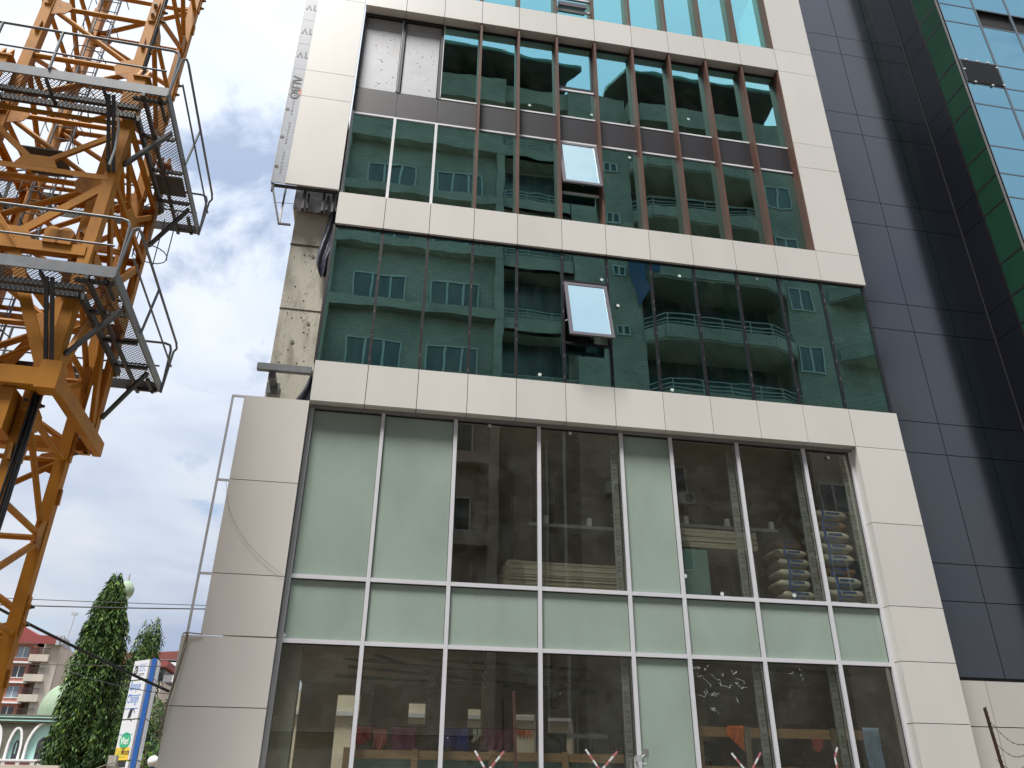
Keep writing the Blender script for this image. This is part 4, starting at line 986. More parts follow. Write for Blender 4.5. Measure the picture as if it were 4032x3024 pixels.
# platforms
PO, PI_ = 1.71, 1.14
def ring(z):
    pf = MB()
    for (x0, x1, y0, y1) in ((-PO, PO, -PO, -PO+.03), (-PO, PO, PO-.03, PO), (PO-.03, PO, -PO+.03, PO-.03), (-PO, -PO+.03, -PO+.03, PO-.03)): pf.box(x0, x1, y0, y1, z, z+.17)
    o = pf.build('platform_frame', M['galv'], CZ)
    d = MB(); q = PI_
    for (x0, x1, y0, y1) in ((-q, q, -q-.06, -q), (-q, q, q, q+.06), (q, q+.06, -q, q), (-q-.06, -q, -q, q)): d.box(x0, x1, y0, y1, z-.05, z+.05)
    d.box(-q-.1, q+.1, -q-.27, -q-.20, z-.06, z+.02); d.box(q+.20, q+.25, -PO, PO, z-.06, z+.0)
    for k in range(5):
        t_ = -1.62+k*.80; d.box(t_, t_+.035, -PO+.03, -q-.06, z-.055, z+.0); d.box(q+.06, PO-.03, t_, t_+.05, z-.055, z); d.box(t_, t_+.05, q+.06, PO-.03, z-.055, z); d.box(-PO+.03, -q-.06, t_, t_+.05, z-.055, z)
    d.build('joists', M['galv_d'], o)
    g = MB()
    def grate(x0, x1, y0, y1):
        p_ = .062; n = int((x1-x0+y1-y0)/p_)
        for s in (1, -1):
            for k in range(n+1):
                c_ = k*p_
                # line x = x0 + t, y = y0 + (c - t)  (s=1)  or y = y1 - (c - t)
                t0 = max(0, c_-(y1-y0)); t1 = min(x1-x0, c_)
                if t1-t0 < .01: continue
                f = lambda t: (x0+t, (y0+(c_-t)) if s == 1 else (y1-(c_-t)))
                xa, ya = f(t0); xb, yb = f(t1)
                g.beam((xa, ya, z+.012+.004*s), (xb, yb, z+.012+.004*s), .0085, .004)
    grate(-PO+.03, PO-.03, -PO+.03, -q-.06); grate(q+.06, PO-.03, -q-.06, q+.06); grate(-PO+.03, PO-.03, q+.06, PO-.03); grate(-PO+.03, -q-.06, -q-.06, q+.06)
    g.build('grating', M['galv_d'], o)
    if z > 10:
        h = MB(); h.box(q+.08, PO-.05, .12, .62, z-.035, z-.01); h.box(-.35, .25, -q+.1, -q+.7, z-.8, z-.78); h.each('hatch_plate', M['galv_d'], o)
    # struts
    s_ = MB()
    for sx in (-1, 1):
        for dx_ in (-.035, .035):
            s_.beam((sx*ch*.86+dx_, -PO+.12, z-.03), (sx*ch+dx_, -ch-.10, z-1.12), .035, .05, (1, 0, 0))
        for yy in (-ch, ch):
            s_.beam((sx*(PO-.05), yy*.92-.03, z-.04), (sx*(ch+.10), yy, z-.86), .045, .045); s_.beam((sx*(PO-.05), yy*.92+.03, z-.04), (sx*(ch+.10), yy+.05, z-.86), .03, .03)
        s_.beam((sx*ch*.9, PO-.12, z-.03), (sx*ch, ch+.10, z-.9), .06, .05, (1, 0, 0))
    s_.each('strut', M['galv_d'], o)
    # railing
    r_ = MB(); H1, H2 = z+.96, z+.50; e_ = PO+.01; c_ = .12
    for H, rr in ((H1, .021), (H2, .016)):
        for s in (-1, 1):
            r_.tube((-e_+c_, s*e_, H), (e_-c_, s*e_, H), rr, 7); r_.tube((s*e_+.10*s, -e_+c_+.05, H-.05), (s*e_+.10*s, e_-c_, H-.05), rr, 7)
    for s in (-1, 1):
        for k in (-1, 1):
            r_.path([(k*(e_-c_), s*e_, H1), (k*(e_-.03), s*e_, H1-.03), (k*e_, s*e_, H1-.12), (k*e_, s*e_, z)], .021, 7)
            r_.path([(k*(e_+.10), s*(e_-c_-.05), H1-.05), (k*(e_+.10), s*(e_-.03), H1-.10), (k*(e_+.05), s*(e_-.0), H1-.16), (k*e_, s*(e_-.0), z)], .019, 7)
        for x in (-.85, 0.0): r_.tube((x, s*e_, z+.17), (x, s*e_, H1), .022, 7)
        for y in (-.1,): r_.tube((s*e_, y, z+.1), (s*(e_+.10), y, H1-.05), .02, 7)
    r_.build('railing', M['galv'], o, smooth=40)
ring(11.10); ring(7.74)
# ladder with hoops
ld = MB(); lx, ly = -.56, .50; w = .16
for z0, z1, ox in ((.2, 20, 0),):
    for s in (-1, 1): ld.tube((lx+s*w, ly, z0), (lx+s*w, ly, z1), .018, 7)
    z = z0+.2
    while z < z1: ld.tube((lx-w, ly, z), (lx+w, ly, z), .011, 6); z += .28
ldo = ld.build('ladder', M['galv'], CZ, smooth=40)
hp = MB(); z = 1.0
while z < 19:
    pts = []
    for k in range(11): t_ = R(-10+k*20); pts.append((lx+.02+.30*math.cos(t_)*1.0, ly-.02-.42*math.sin(t_), z))
    hp.path(pts, .010, 6); z += .85
for t_ in (40, 90, 140): a_ = R(t_); hp.tube((lx+.02+.30*math.cos(a_), ly-.02-.42*math.sin(a_), 1), (lx+.02+.30*math.cos(a_), ly-.02-.42*math.sin(a_), 19), .008, 5)
hp.build('ladder_hoops', M['galv'], ldo, smooth=40)
l2 = MB()      # short outside ladder cage on the right face
for z in (10.1, 11.02):
    pts = [(1.17+.28*math.cos(R(a_)), 1.10+.28*math.sin(R(a_)), z) for a_ in range(0, 361, 24)]; l2.path(pts, .010, 6)
for a_ in (0, 90, 180, 270): l2.tube((1.17+.28*math.cos(R(a_)), 1.10+.28*math.sin(R(a_)), 10.0), (1.17+.28*math.cos(R(a_)), 1.10+.28*math.sin(R(a_)), 11.1), .010, 6)
l2.build('side_ladder_hoops', M['galv'], CZ, smooth=40)
# power cables strapped to the mast
cb_ = MB()
for k in range(5):
    x = mh+.05+.022*k; y = -mh-.10+.02*(k % 2); pts = [(x, y, .2), (x, y, 3), (x+.02*(k % 3), y-.02, 4.6), (x, y, 6.3)]
    cb_.path(pts, .016, 6)
for k in range(4): x = mh+.09; y = -mh-.06+.035*k; cb_.path([(x, y, 6.3), (x+.015, y, 9), (x, y+.01, 12), (x+.01, y, 14), (x, y, 20)], .010, 6)
cb_.build('power_cables', M['cable'], CZ, smooth=60)
st = MB()
for k in range(5): t_ = k*.5; st.path([(-.2-.1*k, .5, 12.2-t_*1.2), (.05-.1*k, -.3, 11.9-t_*1.2), (.2-.05*k, -.2, 11.4-t_*1.2)], .008, 5)
st.build('loose_wires', M['cable'], CZ)
rp = MB(); rp.path([(ch-.15, -ch-.5, 11.1), (ch-.05, -ch-.42, 10.9), (ch+.03, -ch-.38, 10.6), (ch+.06, -ch-.35, 10.2), (ch+.05, -ch-.35, 9.9)], .016, 6); rp.build('white_strap', M['stud'], CZ)

# ------------------------------------------------------------------ background left
def Dz(x, y): return (x*.4049, 987.5+y*.4049)          # reading of the enlarged lower-left survey sheet
def A3(x, y, Y): return at(*Dz(x, y), Y)
# pink apartment building
YP = 118
tl = A3(110, 890, YP); cr = A3(325, 1000, YP); 
P_ = thing('pink_apartment_building', 'salmon pink apartment building with cream balconies and red parapet', 'building', (cr.x-10, YP+8, 0))
def px(x, y=1200): return A3(x, y, YP)
zt = A3(325, 965, YP).z; zb_ = A3(325, 1005, YP).z
fl = [A3(200, y, YP).z for y in (1020+40, 1150+20, 1265, 1380)]
st_h = 3.08; xr = A3(325, 1005, YP).x; x_m = A3(185, 1005, YP).x
m = MB(); m.box(xr-40, x_m, YP, YP+16, 0, zb_);  m.box(xr-1.3, xr, YP+.0, YP+2.2, 0, zb_); m.build('wall', M['pink'], P_)
m = MB(); m.box(x_m, xr-.02, YP+2.2, YP+16, 0, zb_); m.box(xr-.9, xr+.02, YP-.05, YP+16, 0, zb_); m.box(xr+.02, xr+.10, YP+.5, YP+8, 0, zb_-1.0)
m.build('cream_corner_wall', M['pinkcream'], P_)
m = MB(); m.box(x_m-3.6, xr-.4, YP-1.2, YP-.9, zb_, zt+.1); m.box(x_m-3.6, x_m-3.3, YP-.9, YP+10, zb_, zt+.1); m.build('red_parapet', M['redband'], P_)
m = MB(); m.box(xr-.38, xr+.1, YP-1.25, YP+3, zb_-.1, zt+.1); m.build('grey_parapet', M['greyband'], P_)
pk = A3(112, 893, YP); m = MB(); m.prism([(xr-3.2, YP, zt+.1), (pk.x, YP, pk.z), (pk.x-14, YP, pk.z-3), (pk.x-24, YP, zt), (pk.x-24, YP, zt-.3), (xr-3.2, YP, zt-.1)], (0, 1.2, 0), (0, 14, 0)); m.build('roof_gable', M['redband'], P_)
wg = A3(412, 1012, YP+24); e1 = Vector((xr, YP, 0)); e2 = Vector((wg.x, YP+24, 0)); dd = (e2-e1).normalized(); nn_ = Vector((-dd.y, dd.x, 0))
m = MB(); m.prism([e1, e2, e2+nn_*6, e1+nn_*2], (0, 0, 0), (0, 0, zb_)); m.build('side_wall', M['pinkcream'], P_)
m = MB(); m.prism([e1-nn_*.5+Vector((0, -1.2, 0)), e2-nn_*.5, e2+nn_*6, e1+nn_*2], (0, 0, zb_), (0, 0, zt+.2)); m.build('side_parapet', M['greyband'], P_)
m = MB()
for t_ in (.42, .62):
    c_ = e1.lerp(e2, t_)-nn_*.03
    for z in (zb_-2.2, zb_-5.3, zb_-8.4): m.beam(c_+Vector((0, 0, z-.7)), c_+Vector((0, 0, z+.5)), .06, .7, nn_)
m.build('narrow_windows', M['pane_d'], P_)
c_ = e1.lerp(e2, .52)-nn_*.02; m = MB(); m.prism([c_+dd*2.5+Vector((0, 0, 0)), c_-dd*6+Vector((0, 0, 0)), c_-dd*5+Vector((0, 0, zb_-8)), c_-dd*2+Vector((0, 0, zb_-4)), c_+dd*1.5+Vector((0, 0, zb_-1.5)), c_+dd*2.5+Vector((0, 0, zb_-1.2))], -nn_*.0, -nn_*.05); m.build('pink_panel', M['pink'], P_)
for k, y in enumerate((1180/1, )): pass
zb0 = [A3(240, yy, YP).z for yy in (1095, 1200, 1310)]     # underside of balconies
for k in range(6):
    z = zb0[0]-k*(zb0[0]-zb0[2])/2
    b = MB(); b.box(x_m, xr-.95, YP-.9, YP+2.2, z, z+.18); b.box(x_m, xr-.95, YP-.95, YP-.8, z, z+.95); bo = b.build('balcony', M['pinkcream'], P_)
    q = MB(); q.box(x_m, xr-.95, YP-.92, YP-.86, z+1.75, z+1.82)
    for i in range(14): x = x_m+.1+i*(xr-1.0-x_m-.1)/13.5; q.box(x, x+.05, YP-.91, YP-.87, z+.95, z+1.78)
    q.build('railing', M['rail'], bo)
    w_ = MB(); w_.box((x_m+xr)/2-1.1, (x_m+xr)/2+1.2, YP+2.12, YP+2.18, z+.9, z+2.6); wo_ = w_.build('window', M['pane'], P_)
    f = MB(); f.box((x_m+xr)/2-.03, (x_m+xr)/2+.06, YP+2.06, YP+2.12, z+.9, z+2.6); f.build('frame', M['white'], wo_)
    wl = A3(127, 1040, YP); zz = wl.z-k*(zb0[0]-zb0[2])/2
    for xo in (0, -6.5, -13):
        w_ = MB(); w_.box(wl.x-.75+xo, wl.x+.75+xo, YP-.06, YP-.02, zz-.75, zz+.75); wo_ = w_.build('window', M['pane' if k % 2 == 0 else 'pane_d'], P_)
        f = MB(); f.box(wl.x-1.5+xo, wl.x+1.6+xo, YP-.6, YP, zz+1.15, zz+1.35); f.box(wl.x-.05+xo, wl.x+.05+xo, YP-.1, YP-.06, zz-.75, zz+.75)
        f.box(wl.x-1.0+xo, wl.x+1.0+xo, YP-.12, YP-.06, zz-.83, zz-.75); f.build('frame', M['white'], wo_)
m = MB(); an = A3(322, 960, YP); m.tube((an.x, YP+3, zt), (an.x+.3, YP+3, zt+4.3), .07, 6); m.box(an.x-.3, an.x+.6, YP+2.9, YP+3.1, zt+3.9, zt+4.3); m.build('antenna', M['greyband'], P_)
# white apartment building on the right of the trees
YW = 150; a = A3(845, 1045, YW); b = A3(955, 1030, YW)
WB = thing('white_apartment_building', 'white apartment building with red brown roof behind the sign', 'building', (a.x, YW+8, 0))
zr = A3(900, 1085, YW).z
m = MB(); m.box(a.x-16, a.x+20, YW+2, YW+14, 0, zr); m.build('wall', M['white'], WB)
m = MB(); m.prism([(a.x-17, YW, zr+.2), (a.x+22, YW, zr+.2), (a.x+22, YW, zr+3.2), (a.x-2, YW, zr+1.3), (a.x-17, YW, zr+.6)], (0, .0, 0), (0, 14, 0)); m.build('roof', pmat('red_roof', (.24, .075, .06), .8, var=.2, vs=.5), WB)
m = MB(); m.box(a.x-16, a.x+20, YW+1.5, YW+2, zr-1.1, zr+.2); m.build('terrace_opening', M['pane_d'], WB)
fh = (A3(900, 1110, YW).z-A3(900, 1250, YW).z)/2
for k in range(6):
    z = A3(900, 1130, YW).z-k*fh
    b_ = MB(); b_.box(a.x-16, a.x+20, YW, YW+2, z, z+1.2); bo = b_.build('balcony', M['white'], WB)
    q = MB(); q.box(a.x-16, a.x+20, YW+.02, YW+.08, z+1.55, z+1.65); q.build('railing', M['greyband'], bo)
    for xo in (-12, -8, -3.5, 1.6, 7, 12):
        w_ = MB(); w_.box(a.x+xo, a.x+xo+2.2, YW+1.9, YW+1.98, z-fh+2.0-.2, z-fh+3.5); wo_ = w_.build('window', M['pane_d'], WB)
        f = MB(); f.box(a.x+xo+1.05, a.x+xo+1.15, YW+1.84, YW+1.9, z-fh+1.8, z-fh+3.5); f.build('frame', M['greyband'], wo_)
# low dark roofed house between the trees
YH = 130; a = A3(690, 1180, YH); m = MB()
HB = thing('low_house', 'small cream house with a rust red roof between the trees', 'building', (a.x, YH, 0))
m.box(a.x-6, a.x+5, YH, YH+8, 0, a.z-.3); m.build('wall', M['pinkcream'], HB)
m = MB(); m.box(a.x-6.5, a.x+5.5, YH-.6, YH+8, a.z+1.8, a.z+2.8); m.build('roof', M['redband'], HB)
m = MB(); m.box(a.x-6, a.x+5, YH+.5, YH+7, a.z-.3, a.z+1.8); m.build('opening', M['pane_d'], HB)
# mosque hall
YM = 90; 
def pM(x, y, Y=YM): return A3(x, y, Y)
zr = pM(150, 1375).z; xw = pM(300, 1400).x
MO = thing('mosque', 'mosque hall with weathered green dome and white pointed arches', 'mosque', (xw-8, YM+6, 0))
zc0 = pM(150, 1375).z; zc1 = pM(150, 1420).z
m = MB(); m.box(xw-40, xw+8, YM+.35, YM+16, 0, zc1)
m.build('hall', M['mint'], MO)
m = MB(); hh = (zc0-zc1)/5
for k in range(5): m.box(xw-40, xw+8.2, YM-.25+.07*(k % 2), YM+16, zc1+k*hh+.01, zc1+(k+1)*hh)
m.build('cornice', M['mosqueg'], MO)
m = MB()
for k in (1, 3): m.box(xw-40, xw+8.25, YM-.34, YM+.2, zc1+k*hh+.03, zc1+(k+1)*hh-.03)
m.build('cornice_lines', M['mint'], MO)
dc = pM(285, 1370); dr = abs(dc.x-pM(150, 1365).x); dh = pM(285, 1180).z-dc.z
m = MB(); prof = [(dr, -.2), (dr*1.01, dh*.15)]
for k in range(1, 17): t_ = k/16; prof.append((dr*1.01*math.cos(t_*math.pi/2)**.92 if k < 16 else .02, dh*.15+(dh*.85)*math.sin(t_*math.pi/2)**1.05))
m.lathe((dc.x, YM+dr+.5, zc0), prof, 28); dm = m.build('dome', M['domegreen'], MO, smooth=28)
m = MB(); m.lathe((dc.x, YM+dr+.5, zc0+dh-.1), [(.3, 0), (.25, .5), (.1, .7), (.28, 1.1), (.1, 1.5), (.03, 2.6)], 10); m.build('finial', M['mintpale'], dm, smooth=50)
# facade screen with arches
def arch_pts(cx, w, z0, zs, za, n=10):
    pts = [(cx-w/2, z0)]
    for k in range(n+1): t_ = k/n; pts.append((cx-w/2*math.cos(t_*math.pi/2)**.85 if k < n else cx, zs+(za-zs)*math.sin(t_*math.pi/2)**1.25))
    for k in range(n-1, -1, -1): t_ = k/n; pts.append((cx+w/2*math.cos(t_*math.pi/2)**.85, zs+(za-zs)*math.sin(t_*math.pi/2)**1.25))
    pts.append((cx+w/2, z0)); return pts
zf = pM(100, 1615).z
archs = []
for (xl_, xr_, yap) in ((-75, 22, 1425), (62, 134, 1445), (160, 335, 1410)):
    archs.append((pM((xl_+xr_)/2, 1500).x-.2, abs(pM(xr_, 1600).x-pM(xl_, 1600).x), pM(100, yap).z))
archs.append((archs[2][0]+6.6, archs[1][1], archs[1][2])); archs.append((archs[0][0]-6, archs[1][1], archs[1][2]))
archs.sort()
scr = MB(); trim = MB(); prev = xw-40
for (cx, w, za) in archs:
    pts = arch_pts(cx, w, zf, zf+(za-zf)*.35, za)
    # wall strip left of the arch and the fill above it
    scr.box(prev, cx-w/2, YM, YM+.34, zf, zc1)
    for (x0_, z0_), (x1_, z1_) in zip(pts[1:-2], pts[2:-1]):
        scr.prism([(x0_, YM, z0_), (x1_, YM, z1_), (x1_, YM, zc1), (x0_, YM, zc1)], (0, 0, 0), (0, .34, 0))
    trim = MB()
    for (x0_, z0_), (x1_, z1_) in zip(pts[:-1], pts[1:]): trim.beam((x0_, YM+.02, z0_), (x1_, YM+.02, z1_), .22, .5 if False else .36, (0, 1, 0))
    trim.build('arch_surround', M['white'], MO); prev = cx+w/2
scr.box(prev, xw+8, YM, YM+.34, zf, zc1)
scr.build('arcade_wall', M['mosqueg'], MO)
for i, (cx, w, za) in enumerate(archs):
    ww = w*.42 if i != 3 else w*.48; hz_ = zf+(za-zf)*.62
    m = MB(); pts = arch_pts(cx+.1, ww, zf+.6 if ww > 1.6 else zf+.1, zf+(za-zf)*.42, hz_); m.prism([(x, YM+.34, z) for x, z in pts], (0, -.04, 0), (0, -.01, 0)); wo_ = m.build('arched_window', M['pane_d'], MO)
    m = MB(); m.box(cx+.07, cx+.14, YM+.26, YM+.298, zf+.6, hz_-.3); m.build('frame', M['mint'], wo_)
m = MB(); m.box(xw-40, xw+8, YM-.6, YM+.3, zf-.12, zf+.05); m.box(xw-40, xw+8, YM-.5, YM-.3, 0, zf-.12); m.build('plinth', M['white'], MO)
m = MB()
for k in range(9): m.box(xw-14+k*1.45, xw-13+k*1.45, YM-.55, YM-.501, zf-1.0, zf-.25)
m.build('maroon_panels', M['maroon'], MO)
# minaret
mc = pM(674, 705); MN = thing('minaret', 'slender pale mint minaret with a green onion dome', 'minaret', (mc.x, YM+3, 0))
ky = (YM+3+13.5)/(YM+13.5); cx, cy = CAM.x+(mc.x-CAM.x)*ky, YM+3
def zk(y): return CAM.z+(pM(674, y).z-CAM.z)*ky
r0 = abs(pM(719, 705).x-pM(630, 705).x)/2*ky
m = MB(); z1 = zk(748); z2 = zk(658); prof = []
for k in range(15): t_ = k/14; zz = (z2-z1)*t_; prof.append((r0*max(.05, math.sin(math.pi*(t_*.80+.17)))**.72 if k < 14 else .06, zz))
m.lathe((cx, cy, z1), prof, 12); m.build('onion_dome', M['domegreen'], MN, smooth=25)
m = MB(); m.lathe((cx, cy, z2-.05), [(.10, 0), (.16, .25), (.08, .5), (.12, .6), (.02, zk(612)-z2)], 8); m.build('finial', M['greyband'], MN, smooth=50)
m = MB(); zN = zk(940); m.lathe((cx, cy, zN), [(r0*.62, 0), (r0*.62, z1-zN-1.6), (r0*.80, z1-zN-1.2), (r0*.62, z1-zN-.9), (r0*.62, z1-zN-.5), (r0*.45, z1-zN-.3), (r0*.75, z1-zN+.05)], 8); m.build('upper_shaft', M['mintpale'], MN)
m = MB(); zB = zk(985); m.lathe((cx, cy, zB), [(r0*.72, -.6), (r0*1.05, 0), (r0*1.05, .55), (r0*1.2, .6), (r0*1.2, (zN-zB)+.3), (r0*.65, (zN-zB)+.35)], 8); m.build('balcony', M['mintpale'], MN)
m = MB(); m.lathe((cx, cy, 0), [(r0*.80, 0), (r0*.72, zB-.6)], 8); m.build('lower_shaft', M['mintpale'], MN)
m = MB()
for zz in (zk(830), zk(1040), zk(1150)): m.box(cx-.14, cx+.14, cy-r0*.85, cy-r0*.55, zz-.8, zz+.5)
m.build('slit_windows', M['pane_d'], MN)

# trees
def tree(name, label, cx, cy, H, prof, n, leaf=.22, mat='leaf', seed=1, group=None, droop=.8, zbase=.3, trunk=True):
    rnd = random.Random(seed); t_ = thing(name, label, 'tree', (cx, cy, 0), 0, group)
    tr = MB(); tr.tube((cx, cy, 0), (cx+.1, cy, H*.5), H*.014+.03, 9, H*.008); tr.tube((cx+.1, cy, H*.5), (cx, cy, H*.95), H*.008, 8, .01)
    for k in range(14):
        z = H*(.12+.06*k*.95); a_ = rnd.random()*6.28; rr = prof(min(z/H, .99))*.7; tr.tube((cx+.05, cy, z), (cx+rr*math.cos(a_), cy+rr*math.sin(a_), z-rr*.5), .035, 5, .008)
    tr.build('trunk', M['bark'], t_, smooth=50)
    vs = []; fs = []
    # drooping branchlets: each hangs from its limb and carries paired lance-shaped leaves
    K = 16
    for _ in range(n//K):
        f = (zbase/H)+(1-zbase/H)*rnd.random(); z = H*f; rr = prof(f)
        if rnd.random() > .18+rr/prof(.3): continue
        a_ = rnd.random()*6.283
        lump = 1+.24*math.sin(a_*2+z*.9)+.20*math.sin(a_*5-z*1.7)+.18*math.sin(z*4.1+a_*3)
        q = rr*(rnd.random()**.38)*lump*(1.0 if rnd.random() < .9 else 1.22)
        p = Vector((cx+q*math.cos(a_), cy+q*math.sin(a_), z)); d_ = Vector((math.cos(a_)*.55, math.sin(a_)*.55, -droop*.55)).normalized()
        step = leaf*rnd.uniform(.22, .36); tint = 1
        for k in range(K):
            d_ = (d_+Vector((rnd.uniform(-.1, .1), rnd.uniform(-.1, .1), -.16*droop))).normalized(); p = p+d_*step
            L = leaf*rnd.uniform(.65, 1.15); sgn = 1 if k % 2 else -1
            sv = d_.cross(Vector((rnd.uniform(-.4, .4), rnd.uniform(-.4, .4), 1))).normalized()
            ld = (sv*sgn*.75+d_*.5+Vector((0, 0, -.75*droop))).normalized(); side = ld.cross(Vector((rnd.uniform(-1, 1), rnd.uniform(-1, 1), rnd.uniform(-.3, .3)))).normalized()*L*.14
            b0 = len(vs); vs += [tuple(p), tuple(p+ld*L*.45+side), tuple(p+ld*L), tuple(p+ld*L*.45-side)]; fs.append((b0, b0+1, b0+2, b0+3))
    m = MB(); m.v = vs; m.f = fs; m.build('crown', M[mat], t_, fixn=False); return t_
YT = 24; tp = A3(605, 595, YT); Ht = tp.z
lw_ = abs(A3(640, 1500, YT).x-A3(250, 1500, YT).x)/2; 
def prof1(f): return max(.03, 1.02*(1-f)**.72) if f > .10 else 1.0
tree('ashok_tree', 'tall conical tree with drooping dark leaves beside the mosque dome', tp.x+.22, YT, Ht, prof1, 50000, .25, seed=3, group='drooping conical trees')
sc_ = A3(628, 740, YT)
tree('ashok_tree', 'dark drooping side crown leaning out right of the tallest tree', sc_.x, YT+.6, sc_.z, lambda f: max(.03, .66*(1-f)**.6), 26000, .25, seed=5, group='drooping conical trees')
YS = 32; s1 = A3(797, 850, YS); s2 = A3(847, 840, YS+1)
tree('ashok_tree', 'slim drooping tree just left above the sign', s1.x, YS, s1.z, lambda f: max(.03, .95*(1-f)**.8), 20000, .21, seed=8, group='drooping conical trees')
tree('ashok_tree', 'slim drooping tree with bare tip above the blue sign edge', s2.x, YS+1, s2.z, lambda f: max(.03, .85*(1-f)**.8), 18000, .21, seed=9, group='drooping conical trees')
bc = A3(835, 1290, 30)
tree('leafy_tree', 'rounder dark tree between the sign and the cream column', bc.x, 30, bc.z+.2, lambda f: 1.5*math.sqrt(max(.02, 1-(2*max(f, .5)-1)**2)), 15000, .20, seed=12, droop=.5, zbase=.5)
bc = A3(600, 1150, 29)
tree('leafy_tree', 'dark leafy tree filling the gap left of the sign', bc.x+.2, 29, A3(600, 1180, 29).z, lambda f: 1.7*math.sqrt(max(.02, 1-(2*max(f, .5)-1)**2)), 15000, .20, seed=14, droop=.6, zbase=.5)
bc = A3(785, 1520, 22)
tree('small_shrub', 'small bright green shrub beside the globe lamp', bc.x, 22, bc.z+.15, lambda f: .55*math.sqrt(max(.02, 1-(2*max(f, .5)-1)**2)), 2200, .12, mat='leaf2', seed=15, droop=.1, zbase=.8)

# sign totem
YG = 14.0
def G3(x, y, Y=YG): return at((400+x*.2857)/KD, (2550+y*.2857)/KD, Y)
p_top = G3(745, 150); p_bot = G3(430, 1640)
SG = thing('sign_totem', 'tall white three sided sign with a blue edge post and French service names', 'sign', (p_top.x, YG, 0))
bx = p_top.x; zt_ = p_top.z
m = MB(); m.box(bx-.075, bx+.055, YG-.05, YG+.10, .1, zt_); m.build('blue_edge_post', M['blue'], SG)
ul = Vector((-1.0, .95, 0)).normalized(); un = Vector((-ul.y, ul.x, 0)); un = un if un.y < 0 else -un      # left face direction, outward normal
LWd = .78
cL = Vector((bx-.07, YG-.02, 0))
zz = [zt_-.02, G3(650, 440).z, G3(540, 985).z, G3(395, 1555).z, G3(395, 1555).z-1.6]
m = MB()
for z1_, z0_ in zip(zz[:-2], zz[1:-1]):
    a_ = cL+ul*.01; b_ = cL+ul*LWd; m.prism([(a_.x, a_.y, z0_+.02), (b_.x, b_.y, z0_+.02), (b_.x, b_.y, z1_-.02), (a_.x, a_.y, z1_-.02)], un*.09, un*-.02)
pl = m.build('left_panels', M['signwhite'], SG)
a_ = cL+ul*.14; b_ = cL+ul*LWd; m = MB(); m.prism([(a_.x, a_.y, zz[4]), (b_.x, b_.y, zz[4]), (b_.x, b_.y, zz[3]-.02), (a_.x, a_.y, zz[3]-.02)], un*.088, un*-.02); m.build('black_panel', M['tblack'], SG)
a_ = cL+ul*.01; b_ = cL+ul*.14; m = MB(); m.prism([(a_.x, a_.y, .3), (b_.x, b_.y, .3), (b_.x, b_.y, zz[3]-.03), (a_.x, a_.y, zz[3]-.03)], un*.086, un*-.02); m.build('panel_edge', M['signwhite'], SG)
ur = Vector((-.13, .99, 0)).normalized(); nr = Vector((ur.y, -ur.x, 0)); cR = Vector((bx+.05, YG+.0, 0)); m = MB()
for z1_, z0_ in zip(zz[:-1], zz[1:]):
    a_ = cR; b_ = cR+ur*LWd; m.prism([(a_.x, a_.y, z0_+.02), (b_.x, b_.y, z0_+.02), (b_.x, b_.y, z1_-.02), (a_.x, a_.y, z1_-.02)], nr*.06, nr*-.02)
m.build('right_panels', M['signwhite'], SG)
off = un*.092
def onface(s, z): return cL+ul*s*.765+off+Vector((0, 0, z))
def ftext(s, z, body, size, mat, **k): return text('lettering', body, size, M[mat], pl, onface(s, z), -ul, (0, 0, 1), thick=-.0, **k)
def fz(x, y): return G3(x, y).z
def plate(s0, s1, z0, z1, mat, name='stripe', e=.003, d=None):
    m = MB(); a_ = onface(s0, 0); b_ = onface(s1, 0); m.prism([(a_.x, a_.y, z0), (b_.x, b_.y, z0), (b_.x, b_.y, z1), (a_.x, a_.y, z1)], un*0, un*e); return m.build(name, M[mat], pl)
# positions along the left face: s = distance from the blue post
z = fz(600, 310); H = .24
ftext(.62, z-.02, 'BSIC', .34, 'tpale', sx=.66, shear=.15)
m = MB(); c_ = onface(.80, z+.02)
def ring_logo(m, c_, ro, ri, n=12):
    for k in range(n):
        if k in (5,): continue
        t0 = 2*math.pi*k/n; t1 = 2*math.pi*(k+1)/n
        f = lambda r, t: c_-ul*(r*.8*math.cos(t))+Vector((0, 0, r*math.sin(t)))
        m.prism([f(ri, t0), f(ro, t0), f(ro, t1), f(ri, t1)], un*0, un*.003)
ring_logo(m, c_, .13, .075); m.prism([c_+Vector((0, 0, .05)), c_-ul*.04, c_-Vector((0, 0, .05)), c_+ul*.04], un*0, un*.003); m.build('emblem', M['tblack'], pl)
plate(.20, .62, z-.10, z-.085, 'tblack'); plate(.22, .62, z-.135, z-.13, 'tblack', 'small_print')
zBq = fz(520, 570); ftext(.98, zBq+.0, 'Banque', .36, 'tblue', sx=.66, bold=.004, shear=.1)
z = fz(510, 620); plate(.14, 1.0, z-.07, z-.05, 'tblue')
zCh = fz(480, 770); ftext(.98, zCh+.04, 'Change', .37, 'tblue', sx=.66, bold=.004, shear=.1)
z = fz(470, 812); plate(.14, 1.0, z-.05, z-.03, 'tblue')
z = fz(440, 910); m = MB(); c_ = onface(.52, z)
m.prism([c_-ul*-.14+Vector((0, 0, -.12)), c_-ul*.02+Vector((0, 0, -.08)), c_-ul*.06+Vector((0, 0, .14)), c_-ul*-.06+Vector((0, 0, .18)), c_-ul*-.12+Vector((0, 0, .04))], un*0, un*.003)
m.prism([c_-ul*.06+Vector((0, 0, .14)), c_-ul*.2+Vector((0, 0, .0)), c_-ul*.17+Vector((0, 0, .06)), c_-ul*.08+Vector((0, 0, .18))], un*0, un*.003)
m.beam(c_-ul*-.04+Vector((0, 0, -.12)), c_-ul*.12+Vector((0, 0, -.2)), .01, .02); m.build('pictogram', M['tblack'], pl)
